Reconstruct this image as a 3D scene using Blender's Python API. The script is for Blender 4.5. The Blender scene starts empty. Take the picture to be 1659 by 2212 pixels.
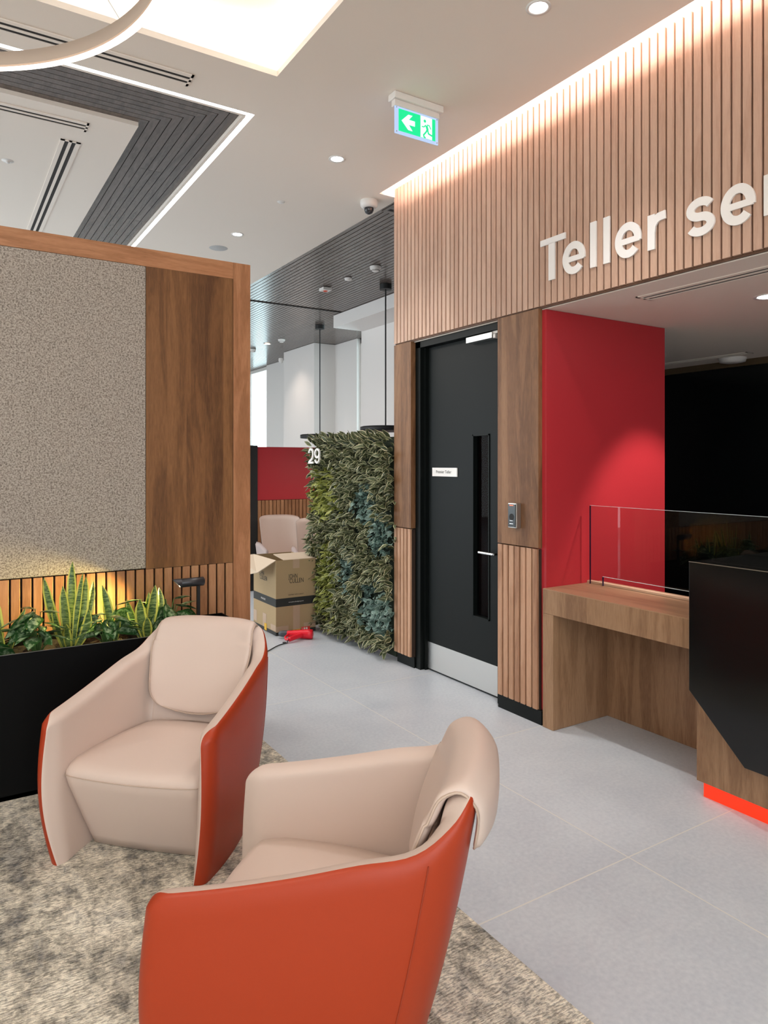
import bpy, bmesh, math, random
from mathutils import Vector, Matrix, noise
random.seed(7)
C = bpy.context.scene
COL = C.collection
PI = math.pi

# ------------------------------------------------------------------ camera
TH = math.atan2(959.5, 1520.0)            # yaw towards +X from +Y
cam_d = bpy.data.cameras.new('camera'); cam = bpy.data.objects.new('camera', cam_d); COL.objects.link(cam)
cam.location = (0, 0, 1.5); cam.rotation_euler = (PI/2, 0, -TH)
cam_d.sensor_fit = 'HORIZONTAL'; cam_d.sensor_width = 36.0
cam_d.lens = 36.0*1520.0/1659.0
cam_d.shift_y = -(1106.0-1000.0)/1659.0
cam_d.clip_start = 0.02; cam_d.clip_end = 200
C.camera = cam

# ------------------------------------------------------------------ colour, world
C.view_settings.view_transform = 'Standard'; C.view_settings.look = 'None'
C.view_settings.gamma = 1.0; C.view_settings.use_curve_mapping = False
C.view_settings.exposure = 0.62
C.cycles.max_bounces = 8; C.cycles.diffuse_bounces = 5; C.cycles.glossy_bounces = 4
C.cycles.transmission_bounces = 6; C.cycles.transparent_max_bounces = 10
C.cycles.use_denoising = True; C.cycles.sample_clamp_indirect = 6.0
C.cycles.caustics_reflective = False; C.cycles.caustics_refractive = False
world = bpy.data.worlds.new('daylight'); C.world = world; world.use_nodes = True
bgn = world.node_tree.nodes['Background']
bgn.inputs[0].default_value = (0.84, 0.94, 1.0, 1); bgn.inputs[1].default_value = 3.0

WARM = (1.0, 0.83, 0.68); NEUT = (1.0, 0.93, 0.86); COOL = (0.86, 0.93, 1.0)
def area(name, loc, rot, sx, sy, power, color=NEUT, spread=180):
    d = bpy.data.lights.new(name, 'AREA'); d.shape = 'RECTANGLE'; d.size = sx; d.size_y = sy
    d.energy = power; d.color = color; d.spread = math.radians(spread)
    o = bpy.data.objects.new(name, d); o.location = loc; o.rotation_euler = rot; COL.objects.link(o); return o
def spot(name, loc, target, power, color=NEUT, ang=60, blend=.6, size=.03):
    d = bpy.data.lights.new(name, 'SPOT'); d.energy = power; d.color = color
    d.spot_size = math.radians(ang); d.spot_blend = blend; d.shadow_soft_size = size
    o = bpy.data.objects.new(name, d); o.location = loc
    o.rotation_euler = (Vector(target)-Vector(loc)).to_track_quat('-Z', 'Y').to_euler(); COL.objects.link(o); return o
DN = (0, 0, 0)                             # area lights look down by default
# unseen fill lights added under the ceiling behind and beside the viewer
area('ceiling_fill_light', (0.6, -1.9, 3.44), DN, 2.4, 1.6, 45, NEUT)
area('ceiling_fill_light', (-2.6, 1.2, 3.44), DN, 1.4, 2.6, 35, NEUT)
# unseen area light over the banking hall beyond the partition
area('hall_light', (0.2, 8.0, 3.44), DN, 1.2, 4.0, 60, NEUT)
# daylight: the sky itself shines in through added unseen openings at the back and left and the facade windows; portals guide the sampling
def portal(loc, rot, sx, sy):
    o = area('window_portal', loc, rot, sx, sy, 1.0); o.data.cycles.is_portal = True
portal((-2.0, -3.62, 1.75), (PI/2, 0, 0), 5.4, 3.1)
portal((-5.02, 9.5, 1.75), (PI/2, 0, -PI/2), 9.0, 3.1)
portal((5.85, 9.15, 1.9), (PI/2, 0, PI/2), 1.3, 3.2)
portal((5.85, 14.55, 1.9), (PI/2, 0, PI/2), 2.1, 3.2)

# ------------------------------------------------------------------ materials
def mat(name, base=(.8, .8, .8), rough=.5, metal=0, spec=.5, coat=0):
    m = bpy.data.materials.new(name); m.use_nodes = True
    b = m.node_tree.nodes['Principled BSDF']
    b.inputs['Base Color'].default_value = (*base, 1); b.inputs['Roughness'].default_value = rough
    b.inputs['Metallic'].default_value = metal; b.inputs['Specular IOR Level'].default_value = spec
    b.inputs['Coat Weight'].default_value = coat
    return m
class N:
    def __init__(s, m): s.m = m; s.t = m.node_tree; s.b = s.t.nodes['Principled BSDF']
    def n(s, typ, ins=None, **kw):
        x = s.t.nodes.new(typ)
        for k, v in kw.items(): setattr(x, k, v)
        for k, v in (ins or {}).items():
            if hasattr(v, 'is_linked') or hasattr(v, 'links'): s.t.links.new(v, x.inputs[k])
            else: x.inputs[k].default_value = v
        return x
    def l(s, a, b): s.t.links.new(a, b)
    def ramp(s, fac, stops, interp='LINEAR'):
        x = s.t.nodes.new('ShaderNodeValToRGB'); x.color_ramp.interpolation = interp
        e = x.color_ramp.elements
        while len(e) < len(stops): e.new(.5)
        for i, (p, c) in enumerate(stops): e[i].position = p; e[i].color = (*c, 1) if len(c) == 3 else c
        s.l(fac, x.inputs[0]); return x.outputs[0]
    def bump(s, h, strength=.2, dist=.01):
        x = s.n('ShaderNodeBump', {'Height': h, 'Strength': strength, 'Distance': dist}); s.l(x.outputs[0], s.b.inputs['Normal'])
def coords(k, scale=(1, 1, 1), world=True):
    tc = k.n('ShaderNodeNewGeometry').outputs['Position'] if world else k.n('ShaderNodeTexCoord').outputs['Object']
    return k.n('ShaderNodeMapping', {'Vector': tc, 'Scale': scale}).outputs[0]
def mix(k, f, a, b, typ='MIX'):
    x = k.n('ShaderNodeMix', data_type='RGBA', blend_type=typ)
    for i, v in ((0, f), (6, a), (7, b)):
        if hasattr(v, 'links'): k.l(v, x.inputs[i])
        else: x.inputs[i].default_value = v if i == 0 else (*v, 1)
    return x.outputs[2]

def paint(name, base, rough=.6, bump=.03, spec=.3):
    m = mat(name, base, rough, spec=spec); k = N(m)
    nz = k.n('ShaderNodeTexNoise', {'Vector': coords(k, (1, 1, 1)), 'Scale': 90.0, 'Detail': 3.0})
    k.bump(nz.outputs['Fac'], bump, .004); return m
def emit(name, color, strength):
    m = mat(name, (0, 0, 0)); b = m.node_tree.nodes['Principled BSDF']
    b.inputs['Emission Color'].default_value = (*color, 1); b.inputs['Emission Strength'].default_value = strength
    return m

def wood(name, dark, mid, light, grain='Z', island=False, plank=None, plank_axis='Y', rough=.45, fig=1.0, var=.35):
    """Streaky timber; grain runs along one world axis; plank = veneer leaf width; island = tone per slat."""
    m = mat(name, mid, rough, spec=.35); k = N(m)
    pos = k.n('ShaderNodeNewGeometry')
    P = pos.outputs['Position']
    sep = k.n('ShaderNodeSeparateXYZ', {'Vector': P})
    rnd = None
    if plank:
        a = k.n('ShaderNodeMath', {0: sep.outputs[plank_axis], 1: 1.0/plank}, operation='MULTIPLY')
        fl = k.n('ShaderNodeMath', {0: a.outputs[0]}, operation='FLOOR')
        rnd = k.n('ShaderNodeTexWhiteNoise', {'W': fl.outputs[0]}, noise_dimensions='1D').outputs['Value']
    elif island:
        rnd = pos.outputs['Random Per Island']
    vec = P
    if rnd is not None:
        off = k.n('ShaderNodeMath', {0: rnd, 1: 37.0}, operation='MULTIPLY')
        cb = k.n('ShaderNodeCombineXYZ', {0: off.outputs[0], 1: off.outputs[0], 2: off.outputs[0]})
        vec = k.n('ShaderNodeVectorMath', {0: P, 1: cb.outputs[0]}, operation='ADD').outputs[0]
    g = {'X': (.12, 1, 1), 'Y': (1, .12, 1), 'Z': (1, 1, .12)}[grain]
    mp = k.n('ShaderNodeMapping', {'Vector': vec, 'Scale': g}).outputs[0]
    n1 = k.n('ShaderNodeTexNoise', {'Vector': mp, 'Scale': 9.0*fig, 'Detail': 5.0, 'Roughness': .6, 'Distortion': 1.2})
    n2 = k.n('ShaderNodeTexNoise', {'Vector': mp, 'Scale': 150.0, 'Detail': 3.0, 'Roughness': .6})
    wv = k.n('ShaderNodeMath', {0: n1.outputs['Fac'], 1: 26.0}, operation='MULTIPLY')
    sn = k.n('ShaderNodeMath', {0: wv.outputs[0]}, operation='SINE')
    s2 = k.n('ShaderNodeMath', {0: sn.outputs[0], 1: .045}, operation='MULTIPLY')
    s3 = k.n('ShaderNodeMath', {0: n2.outputs['Fac'], 1: .5}, operation='MULTIPLY')
    a1 = k.n('ShaderNodeMath', {0: n1.outputs['Fac'], 1: s2.outputs[0]}, operation='ADD')
    a2 = k.n('ShaderNodeMath', {0: a1.outputs[0], 1: s3.outputs[0]}, operation='ADD')
    a3 = k.n('ShaderNodeMath', {0: a2.outputs[0], 1: -.25}, operation='ADD').outputs[0]
    if rnd is not None:
        r1 = k.n('ShaderNodeMath', {0: rnd, 1: -.5}, operation='ADD')
        r2 = k.n('ShaderNodeMath', {0: r1.outputs[0], 1: var}, operation='MULTIPLY')
        a3 = k.n('ShaderNodeMath', {0: a3, 1: r2.outputs[0]}, operation='ADD').outputs[0]
    col = k.ramp(a3, [(.22, dark), (.5, mid), (.78, light)])
    k.l(col, k.b.inputs['Base Color']); k.bump(n2.outputs['Fac'], .06, .002)
    return m

M = {}
M['ceiling'] = paint('white ceiling paint', (.88, .79, .70), .8)
M['white_wall'] = paint('white wall paint', (.80, .76, .73), .75)
M['coffer'] = paint('white textured coffer', (.86, .83, .78), .8, .25)
M['red_paint'] = paint('red paint', (.45, .026, .034), .42, .05, .4)
M['oak'] = wood('pale walnut slats', (.44, .27, .19), (.52, .335, .245), (.58, .385, .285), 'Z', island=True, var=.22)
M['walnut'] = wood('walnut veneer', (.12, .052, .022), (.215, .102, .046), (.31, .160, .078), 'Z', plank=.125, plank_axis='Y', fig=.8, var=.3)
M['walnut_x'] = wood('walnut veneer leaves', (.095, .038, .012), (.180, .078, .026), (.26, .120, .045), 'Z', plank=.105, plank_axis='X', fig=.8, var=.3)
M['frame_wood'] = wood('cherry toned frame timber', (.28, .12, .05), (.40, .18, .082), (.50, .25, .125), 'Z', fig=1.2)
M['frame_wood_h'] = wood('cherry toned rail timber', (.28, .12, .05), (.40, .18, .082), (.50, .25, .125), 'X', fig=1.2)
M['slat_wood'] = wood('walnut slats', (.26, .115, .05), (.37, .175, .08), (.47, .24, .12), 'Z', island=True)
M['slat_low'] = wood('pale lower slats', (.30, .15, .085), (.44, .24, .14), (.55, .32, .20), 'Z', island=True)
M['desk_wood'] = wood('brown desk laminate', (.19, .10, .052), (.29, .165, .088), (.38, .23, .13), 'Z', plank=.21, plank_axis='Y', fig=1.0, var=.16)
M['desk_top'] = wood('desk top laminate', (.24, .13, .075), (.33, .19, .11), (.41, .25, .15), 'Y', fig=1.0, rough=.3)
M['desk_lip'] = wood('pale desk lipping', (.50, .33, .22), (.60, .42, .29), (.68, .50, .37), 'Y')
M['groove'] = mat('dark groove backing', (.012, .008, .006), .9, spec=.1)
M['timber_ceiling'] = wood('dark stained ceiling boards', (.085, .064, .054), (.118, .09, .077), (.155, .12, .104), 'Y', island=True, rough=.22, var=.12)
M['timber_ceiling'].node_tree.nodes['Principled BSDF'].inputs['Specular IOR Level'].default_value = .55
M['black'] = mat('black powder coat', (.0035, .005, .0045), .42, spec=.18)
M['black_gloss'] = mat('black gloss laminate', (.004, .005, .005), .16, spec=.5)
M['black_matt'] = mat('black matt metal', (.008, .008, .008), .55)
M['planter'] = mat('black planter steel', (.0015, .0015, .0015), .5, spec=.12)
M['steel'] = mat('brushed steel', (.62, .61, .59), .34, metal=1.0)
M['chrome'] = mat('satin chrome', (.75, .75, .75), .2, metal=1.0)
M['white_plastic'] = mat('white plastic', (.80, .76, .72), .4)
M['white_gloss'] = mat('white acrylic', (.86, .83, .80), .12)
M['slot_dark'] = mat('dark vent slot', (.02, .015, .013), .7)
M['led_cool'] = emit('cool led strip', (.80, .88, 1.0), 7.0)
M['led_warm'] = emit('warm led strip', (1.0, .79, .73), 26.0)
M['led_coffer'] = emit('coffer led strip', (1.0, .88, .78), 6.5)
M['led_ring'] = emit('ring diffuser', (1.0, .90, .80), 3.0)
M['lamp'] = emit('lamp lens', (.92, .94, 1.0), 18.0)
M['lamp_warm'] = emit('warm lamp lens', (1.0, .70, .50), 10.0)
M['red_glow'] = mat('red glowing kick strip', (.85, .03, .005), .35)
_b = M['red_glow'].node_tree.nodes['Principled BSDF']; _b.inputs['Emission Color'].default_value = (1, .035, .004, 1); _b.inputs['Emission Strength'].default_value = .4
M['soil'] = paint('dark potting soil', (.010, .007, .005), .9, .8)
M['tape'] = mat('brown packing tape', (.50, .35, .24), .3)
M['card'] = paint('kraft cardboard', (.42, .30, .165), .75, .05)
M['card_in'] = paint('cardboard inner face', (.62, .50, .38), .8, .05)
M['print'] = mat('black print', (.02, .02, .018), .6)
M['print_soft'] = mat('grey print', (.10, .08, .05), .6)
M['red_tool'] = mat('red moulded plastic', (.78, .012, .03), .35)
M['dark_tool'] = mat('dark grey moulded plastic', (.05, .055, .065), .45)
M['sign_green'] = emit('lit green sign face', (.0, .58, .22), 1.0)
M['sign_white'] = emit('lit white sign face', (.78, .84, .95), .95)
M['sign_edge'] = emit('edge lit acrylic', (.45, .58, .85), .75)
M['cream_leather'] = mat('cream leather', (.62, .495, .43), .42, spec=.35)
k = N(M['cream_leather']); nz = k.n('ShaderNodeTexNoise', {'Vector': coords(k), 'Scale': 420.0, 'Detail': 2.0}); k.bump(nz.outputs['Fac'], .07, .001)
M['orange_leather'] = mat('burnt orange leather', (.37, .040, .010), .42, spec=.35)
k = N(M['orange_leather']); nz = k.n('ShaderNodeTexNoise', {'Vector': coords(k), 'Scale': 420.0, 'Detail': 2.0}); k.bump(nz.outputs['Fac'], .07, .001)
M['piping'] = mat('cream piping', (.50, .38, .30), .5)
M['shell_grey'] = mat('mauve grey leather', (.42, .33, .31), .45)

def glass_mat(name, tint, ior=1.45, rough=.0):
    m = bpy.data.materials.new(name); m.use_nodes = True; t = m.node_tree
    for n_ in list(t.nodes): t.nodes.remove(n_)
    out = t.nodes.new('ShaderNodeOutputMaterial'); mx = t.nodes.new('ShaderNodeMixShader')
    tr = t.nodes.new('ShaderNodeBsdfTransparent'); gl = t.nodes.new('ShaderNodeBsdfGlossy')
    fr = t.nodes.new('ShaderNodeFresnel'); fr.inputs['IOR'].default_value = ior
    tr.inputs[0].default_value = (*tint, 1); gl.inputs['Roughness'].default_value = rough
    ge = t.nodes.new('ShaderNodeNewGeometry'); sb = t.nodes.new('ShaderNodeMath'); sb.operation = 'SUBTRACT'; sb.inputs[0].default_value = 1.0
    ml = t.nodes.new('ShaderNodeMath'); ml.operation = 'MULTIPLY'
    t.links.new(ge.outputs['Backfacing'], sb.inputs[1]); t.links.new(sb.outputs[0], ml.inputs[0]); t.links.new(fr.outputs[0], ml.inputs[1])
    t.links.new(ml.outputs[0], mx.inputs[0]); t.links.new(tr.outputs[0], mx.inputs[1]); t.links.new(gl.outputs[0], mx.inputs[2])
    t.links.new(mx.outputs[0], out.inputs[0]); return m
M['glass'] = glass_mat('clear glass', (.93, .94, .93))
M['door_glass'] = glass_mat('anti glare door glass', (.80, .78, .78), 1.12)
M['pane'] = glass_mat('window glass', (.90, .97, .97))
M['acrylic'] = glass_mat('clear acrylic', (.93, .95, .97))

# floor tiles: pale grey stone with light joints (grid 1.15 m)
m = mat('pale grey stone tile', (.5, .52, .55), .36, spec=.4); k = N(m); M['tile'] = m
P = k.n('ShaderNodeNewGeometry').outputs['Position']; sp = k.n('ShaderNodeSeparateXYZ', {'Vector': P})
def gridline(axis, origin, pitch, half):
    a = k.n('ShaderNodeMath', {0: sp.outputs[axis], 1: -origin}, operation='ADD')
    b = k.n('ShaderNodeMath', {0: a.outputs[0], 1: 1.0/pitch}, operation='MULTIPLY')
    c = k.n('ShaderNodeMath', {0: b.outputs[0]}, operation='ROUND')
    d = k.n('ShaderNodeMath', {0: b.outputs[0], 1: c.outputs[0]}, operation='SUBTRACT')
    e = k.n('ShaderNodeMath', {0: d.outputs[0]}, operation='ABSOLUTE')
    f = k.n('ShaderNodeMath', {0: e.outputs[0], 1: half/pitch}, operation='LESS_THAN').outputs[0]
    fl = k.n('ShaderNodeMath', {0: b.outputs[0]}, operation='FLOOR').outputs[0]
    return f, fl
fx, ix = gridline('X', 2.215, 1.15, .0028); fy, iy = gridline('Y', 1.768, 1.15, .0028)
line = k.n('ShaderNodeMath', {0: fx, 1: fy}, operation='MAXIMUM').outputs[0]
cmb = k.n('ShaderNodeCombineXYZ', {0: ix, 1: iy})
rn = k.n('ShaderNodeTexWhiteNoise', {'Vector': cmb.outputs[0]}, noise_dimensions='2D').outputs['Value']
n1 = k.n('ShaderNodeTexNoise', {'Vector': coords(k), 'Scale': 3.2, 'Detail': 8.0, 'Roughness': .62})
n2 = k.n('ShaderNodeTexNoise', {'Vector': coords(k), 'Scale': 60.0, 'Detail': 4.0})
mm = k.n('ShaderNodeMath', {0: n1.outputs['Fac'], 1: n2.outputs['Fac']}, operation='ADD')
m3 = k.n('ShaderNodeMath', {0: rn, 1: .14}, operation='MULTIPLY')
m4 = k.n('ShaderNodeMath', {0: mm.outputs[0], 1: m3.outputs[0]}, operation='ADD')
m5 = k.n('ShaderNodeMath', {0: m4.outputs[0], 1: .5}, operation='MULTIPLY').outputs[0]
tc = k.ramp(m5, [(.36, (.46, .495, .55)), (.66, (.58, .61, .65))])
k.l(mix(k, line, tc, (.68, .67, .63)), k.b.inputs['Base Color'])
rr = k.ramp(n1.outputs['Fac'], [(.3, (.30,)*3), (.7, (.46,)*3)]); k.l(rr, k.b.inputs['Roughness'])

# rug: beige with blue grey abrash
m = mat('abstract beige and grey carpet', (.5, .45, .36), .95, spec=.1); k = N(m); M['rug'] = m
a = k.n('ShaderNodeTexNoise', {'Vector': coords(k, (1.5, .55, 1)), 'Scale': 4.6, 'Detail': 10.0, 'Roughness': .74, 'Distortion': .25})
b = k.n('ShaderNodeTexNoise', {'Vector': coords(k, (1.1, 1.4, 1)), 'Scale': 9.0, 'Detail': 10.0, 'Roughness': .80})
c = k.n('ShaderNodeTexNoise', {'Vector': coords(k, (.42, 1.5, 1)), 'Scale': 105.0, 'Detail': 3.0, 'Roughness': .6})
ca = k.ramp(a.outputs['Fac'], [(.37, (.105, .11, .115)), (.43, (.21, .195, .165)), (.47, (.33, .305, .25)), (.52, (.60, .55, .455)), (.58, (.68, .635, .54)), (.63, (.28, .27, .24))])
cb_ = k.ramp(b.outputs['Fac'], [(.42, (.12, .125, .13)), (.48, (.34, .31, .255)), (.54, (.66, .61, .51))])
cc = k.ramp(c.outputs['Fac'], [(.38, (.68,)*3), (.56, (1.45,)*3)])
x1 = mix(k, .45, ca, cb_); k.l(mix(k, 1.0, x1, cc, 'MULTIPLY'), k.b.inputs['Base Color'])
k.bump(c.outputs['Fac'], .9, .012)

# acoustic fabric: fine tweed
m = mat('beige tweed fabric', (.5, .44, .36), .95, spec=.1); k = N(m); M['fabric'] = m
a = k.n('ShaderNodeTexNoise', {'Vector': coords(k, (1, 1, 1.6)), 'Scale': 400.0, 'Detail': 3.0, 'Roughness': .75})
b = k.n('ShaderNodeTexNoise', {'Vector': coords(k), 'Scale': 130.0, 'Detail': 3.0})
s_ = k.n('ShaderNodeMath', {0: a.outputs['Fac'], 1: b.outputs['Fac']}, operation='ADD')
s2_ = k.n('ShaderNodeMath', {0: s_.outputs[0], 1: .5}, operation='MULTIPLY').outputs[0]
k.l(k.ramp(s2_, [(.38, (.12, .10, .085)), (.48, (.32, .275, .235)), (.56, (.50, .445, .39))]), k.b.inputs['Base Color'])
k.bump(a.outputs['Fac'], .5, .003)

# leaves: UV.x across the blade, UV.y along it
def leaf_mat(name, edge_col, body1, body2, edge=.36, band=0, rough=.4, silver=None):
    m = mat(name, body1, rough, spec=.4); k = N(m)
    uv = k.n('ShaderNodeUVMap').outputs[0]; s = k.n('ShaderNodeSeparateXYZ', {'Vector': uv})
    c = k.n('ShaderNodeMath', {0: s.outputs[0], 1: -.5}, operation='ADD')
    ab = k.n('ShaderNodeMath', {0: c.outputs[0]}, operation='ABSOLUTE').outputs[0]
    nz = k.n('ShaderNodeTexNoise', {'Vector': coords(k), 'Scale': 70.0, 'Detail': 3.0})
    nn = k.n('ShaderNodeMath', {0: nz.outputs['Fac'], 1: .12}, operation='MULTIPLY')
    e2 = k.n('ShaderNodeMath', {0: ab, 1: nn.outputs[0]}, operation='ADD').outputs[0]
    if band:
        w = k.n('ShaderNodeTexNoise', {'Vector': coords(k, (1, 1, 5.0)), 'Scale': band, 'Detail': 4.0, 'Roughness': .7})
        body = k.ramp(w.outputs['Fac'], [(.42, body1), (.58, body2)])
    elif silver:
        w = k.n('ShaderNodeTexNoise', {'Vector': coords(k), 'Scale': silver, 'Detail': 4.0, 'Roughness': .7})
        body = k.ramp(w.outputs['Fac'], [(.45, body1), (.60, body2)])
    else:
        g = k.n('ShaderNodeNewGeometry').outputs['Random Per Island']
        body = k.ramp(g, [(0, body1), (1, body2)])
    f = k.ramp(e2, [(edge, (0, 0, 0)), (edge+.05, (1, 1, 1))])
    k.l(mix(k, f, body, edge_col), k.b.inputs['Base Color'])
    k.b.inputs['Subsurface Weight'].default_value = 0
    return m
M['snake'] = leaf_mat('yellow edged snake leaf', (.62, .60, .10), (.035, .085, .020), (.22, .30, .085), .36, band=26.0)
M['aglo'] = leaf_mat('silver marked leaf', (.030, .10, .022), (.025, .085, .022), (.32, .42, .24), .40, silver=42.0, rough=.28)
M['leaf_dark'] = leaf_mat('cream edged dark leaf', (.62, .58, .36), (.028, .042, .016), (.15, .17, .08), .41)
M['leaf_lime'] = leaf_mat('lime leaf', (.55, .55, .20), (.09, .12, .015), (.36, .37, .07), .43)
M['leaf_blue'] = leaf_mat('blue green leaf', (.34, .44, .38), (.07, .13, .105), (.22, .32, .27), .45)

# ------------------------------------------------------------------ mesh helpers
class MB:
    """Collects shapes in world coordinates (or local ones when built with local=True)."""
    def __init__(s): s.v = []; s.f = []; s.uv = []; s.sm = []
    def add(s, vs, fs, uvs=None, smooth=False):
        o = len(s.v); s.v += [tuple(p) for p in vs]
        for i, f in enumerate(fs):
            s.f.append([a+o for a in f]); s.sm.append(smooth)
            s.uv.append(uvs[i] if uvs else None)
        return s
    def box(s, x0, x1, y0, y1, z0, z1, bev=0.0):
        if x1 < x0: x0, x1 = x1, x0
        if y1 < y0: y0, y1 = y1, y0
        if z1 < z0: z0, z1 = z1, z0
        if not bev:
            v = [(x, y, z) for x in (x0, x1) for y in (y0, y1) for z in (z0, z1)]
            return s.add(v, [(0, 1, 3, 2), (4, 6, 7, 5), (0, 4, 5, 1), (2, 3, 7, 6), (0, 2, 6, 4), (1, 5, 7, 3)])
        bm = bmesh.new(); bmesh.ops.create_cube(bm, size=1)
        for q in bm.verts: q.co = Vector(((x0+x1)/2+q.co.x*(x1-x0), (y0+y1)/2+q.co.y*(y1-y0), (z0+z1)/2+q.co.z*(z1-z0)))
        bmesh.ops.bevel(bm, geom=list(bm.edges), offset=bev, segments=2, affect='EDGES', profile=.5)
        s.from_bm(bm); return s
    def from_bm(s, bm, smooth=False):
        bm.verts.index_update(); s.add([q.co[:] for q in bm.verts], [[q.index for q in f.verts] for f in bm.faces], smooth=smooth); bm.free(); return s
    def prism(s, poly, axis, a, b):
        """Extrude a 2D polygon along an axis. axis X: poly=(y,z); Y: (x,z); Z: (x,y)."""
        def P(p, t): return {'X': (t, p[0], p[1]), 'Y': (p[0], t, p[1]), 'Z': (p[0], p[1], t)}[axis]
        n = len(poly); v = [P(p, a) for p in poly]+[P(p, b) for p in poly]
        return s.add(v, [list(range(n))[::-1], list(range(n, 2*n))]+[(i, (i+1) % n, n+(i+1) % n, n+i) for i in range(n)])
    def lathe(s, prof, c=(0, 0, 0), seg=32, axis='Z', smooth=True, cap=True):
        v = []; f = []
        for r, z in prof:
            for j in range(seg):
                a = 2*PI*j/seg; x, y = r*math.cos(a), r*math.sin(a)
                p = {'Z': (x, y, z), 'X': (z, x, y), 'Y': (x, z, y)}[axis]
                v.append((c[0]+p[0], c[1]+p[1], c[2]+p[2]))
        for i in range(len(prof)-1):
            for j in range(seg):
                f.append((i*seg+j, i*seg+(j+1) % seg, (i+1)*seg+(j+1) % seg, (i+1)*seg+j))
        s.add(v, f, smooth=smooth)
        if cap:
            for i in (0, len(prof)-1):
                if prof[i][0] > 1e-5: s.add(v[i*seg:(i+1)*seg], [list(range(seg))])
        return s
    def tube(s, pts, r, seg=8, smooth=True, closed=False):
        pts = [Vector(p) for p in pts]; n = len(pts); v = []; f = []
        rs = r if isinstance(r, (list, tuple)) else [r]*n
        up = Vector((0, 0, 1))
        for i, p in enumerate(pts):
            d = (pts[(i+1) % n]-pts[i-1]) if (closed or 0 < i < n-1) else (pts[1]-pts[0] if i == 0 else pts[-1]-pts[-2])
            d.normalize(); a = d.cross(up)
            if a.length < 1e-3: a = d.cross(Vector((1, 0, 0)))
            a.normalize(); b = a.cross(d)
            for j in range(seg):
                t = 2*PI*j/seg; v.append(p+(a*math.cos(t)+b*math.sin(t))*rs[i])
        for i in range(n if closed else n-1):
            for j in range(seg):
                f.append((i*seg+j, i*seg+(j+1) % seg, ((i+1) % n)*seg+(j+1) % seg, ((i+1) % n)*seg+j))
        s.add(v, f, smooth=smooth)
        if not closed: s.add(v[:seg], [list(range(seg))[::-1]]); s.add(v[-seg:], [list(range(seg))])
        return s
    def grid(s, fn, nu, nv, smooth=True, flip=False, uvs=False):
        v = [fn(i/nu, j/nv) for i in range(nu+1) for j in range(nv+1)]; f = []; u = []
        for i in range(nu):
            for j in range(nv):
                a = i*(nv+1)+j; q = (a, a+1, a+nv+2, a+nv+1)
                f.append(q[::-1] if flip else q)
                w = [(i/nu, j/nv), (i/nu, (j+1)/nv), ((i+1)/nu, (j+1)/nv), ((i+1)/nu, j/nv)]
                u.append(w[::-1] if flip else w)
        return s.add(v, f, u if uvs else None, smooth)

def wloc(o):
    p = Vector((0, 0, 0))
    while o is not None: p = p+o.location; o = o.parent
    return p
def obj(name, mb, m, parent=None, local=False, bevel=0, sub=0, weld=False):
    me = bpy.data.meshes.new(name)
    off = Vector((0, 0, 0)) if (local or parent is None) else wloc(parent)
    me.from_pydata([(x-off.x, y-off.y, z-off.z) for x, y, z in mb.v], [], mb.f)
    if any(u is not None for u in mb.uv):
        L = me.uv_layers.new(name='UVMap')
        for pf, u in zip(me.polygons, mb.uv):
            if u:
                for li, q in zip(pf.loop_indices, u): L.data[li].uv = q
    for pf, q in zip(me.polygons, mb.sm): pf.use_smooth = q
    if weld:
        bm = bmesh.new(); bm.from_mesh(me); bmesh.ops.remove_doubles(bm, verts=bm.verts, dist=2e-4)
        bmesh.ops.recalc_face_normals(bm, faces=bm.faces); bm.to_mesh(me); bm.free()
    elif not any(u is not None for u in mb.uv):
        bm = bmesh.new(); bm.from_mesh(me); bmesh.ops.recalc_face_normals(bm, faces=bm.faces); bm.to_mesh(me); bm.free()
    me.materials.append(m if not isinstance(m, str) else M[m])
    o = bpy.data.objects.new(name, me); COL.objects.link(o)
    if parent is not None: o.parent = parent
    if bevel:
        b = o.modifiers.new('bevel', 'BEVEL'); b.width = bevel; b.segments = 2; b.limit_method = 'ANGLE'
    if sub:
        b = o.modifiers.new('sub', 'SUBSURF'); b.levels = sub; b.render_levels = sub
    return o
def thing(name, label, cat, loc=(0, 0, 0), rotz=0, group=None):
    o = bpy.data.objects.new(name, None); COL.objects.link(o); o.empty_display_size = .1
    o.location = loc; o.rotation_euler = (0, 0, rotz); o['label'] = label; o['category'] = cat
    if group: o['group'] = group
    return o
def tag(o, label, cat, group=None, kind=None):
    o['label'] = label; o['category'] = cat
    if group: o['group'] = group
    if kind: o['kind'] = kind
    return o
def struct(name, mb, m, label, parent=None, **kw):
    o = obj(name, mb, m, parent, **kw)
    if parent is None: o['kind'] = 'structure'; o['category'] = name.split('_')[0]; o['label'] = label
    return o
def dup(root, loc=None, rotz=None, label=None, group=None):
    r = root.copy(); COL.objects.link(r)
    if loc is not None: r.location = loc
    if rotz is not None: r.rotation_euler = (0, 0, rotz)
    if label: r['label'] = label
    if group: r['group'] = group
    for ch in list(root.children):
        c_ = ch.copy(); COL.objects.link(c_); c_.parent = r
        for g in ch.children:
            d_ = g.copy(); COL.objects.link(d_); d_.parent = c_
    return r
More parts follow.
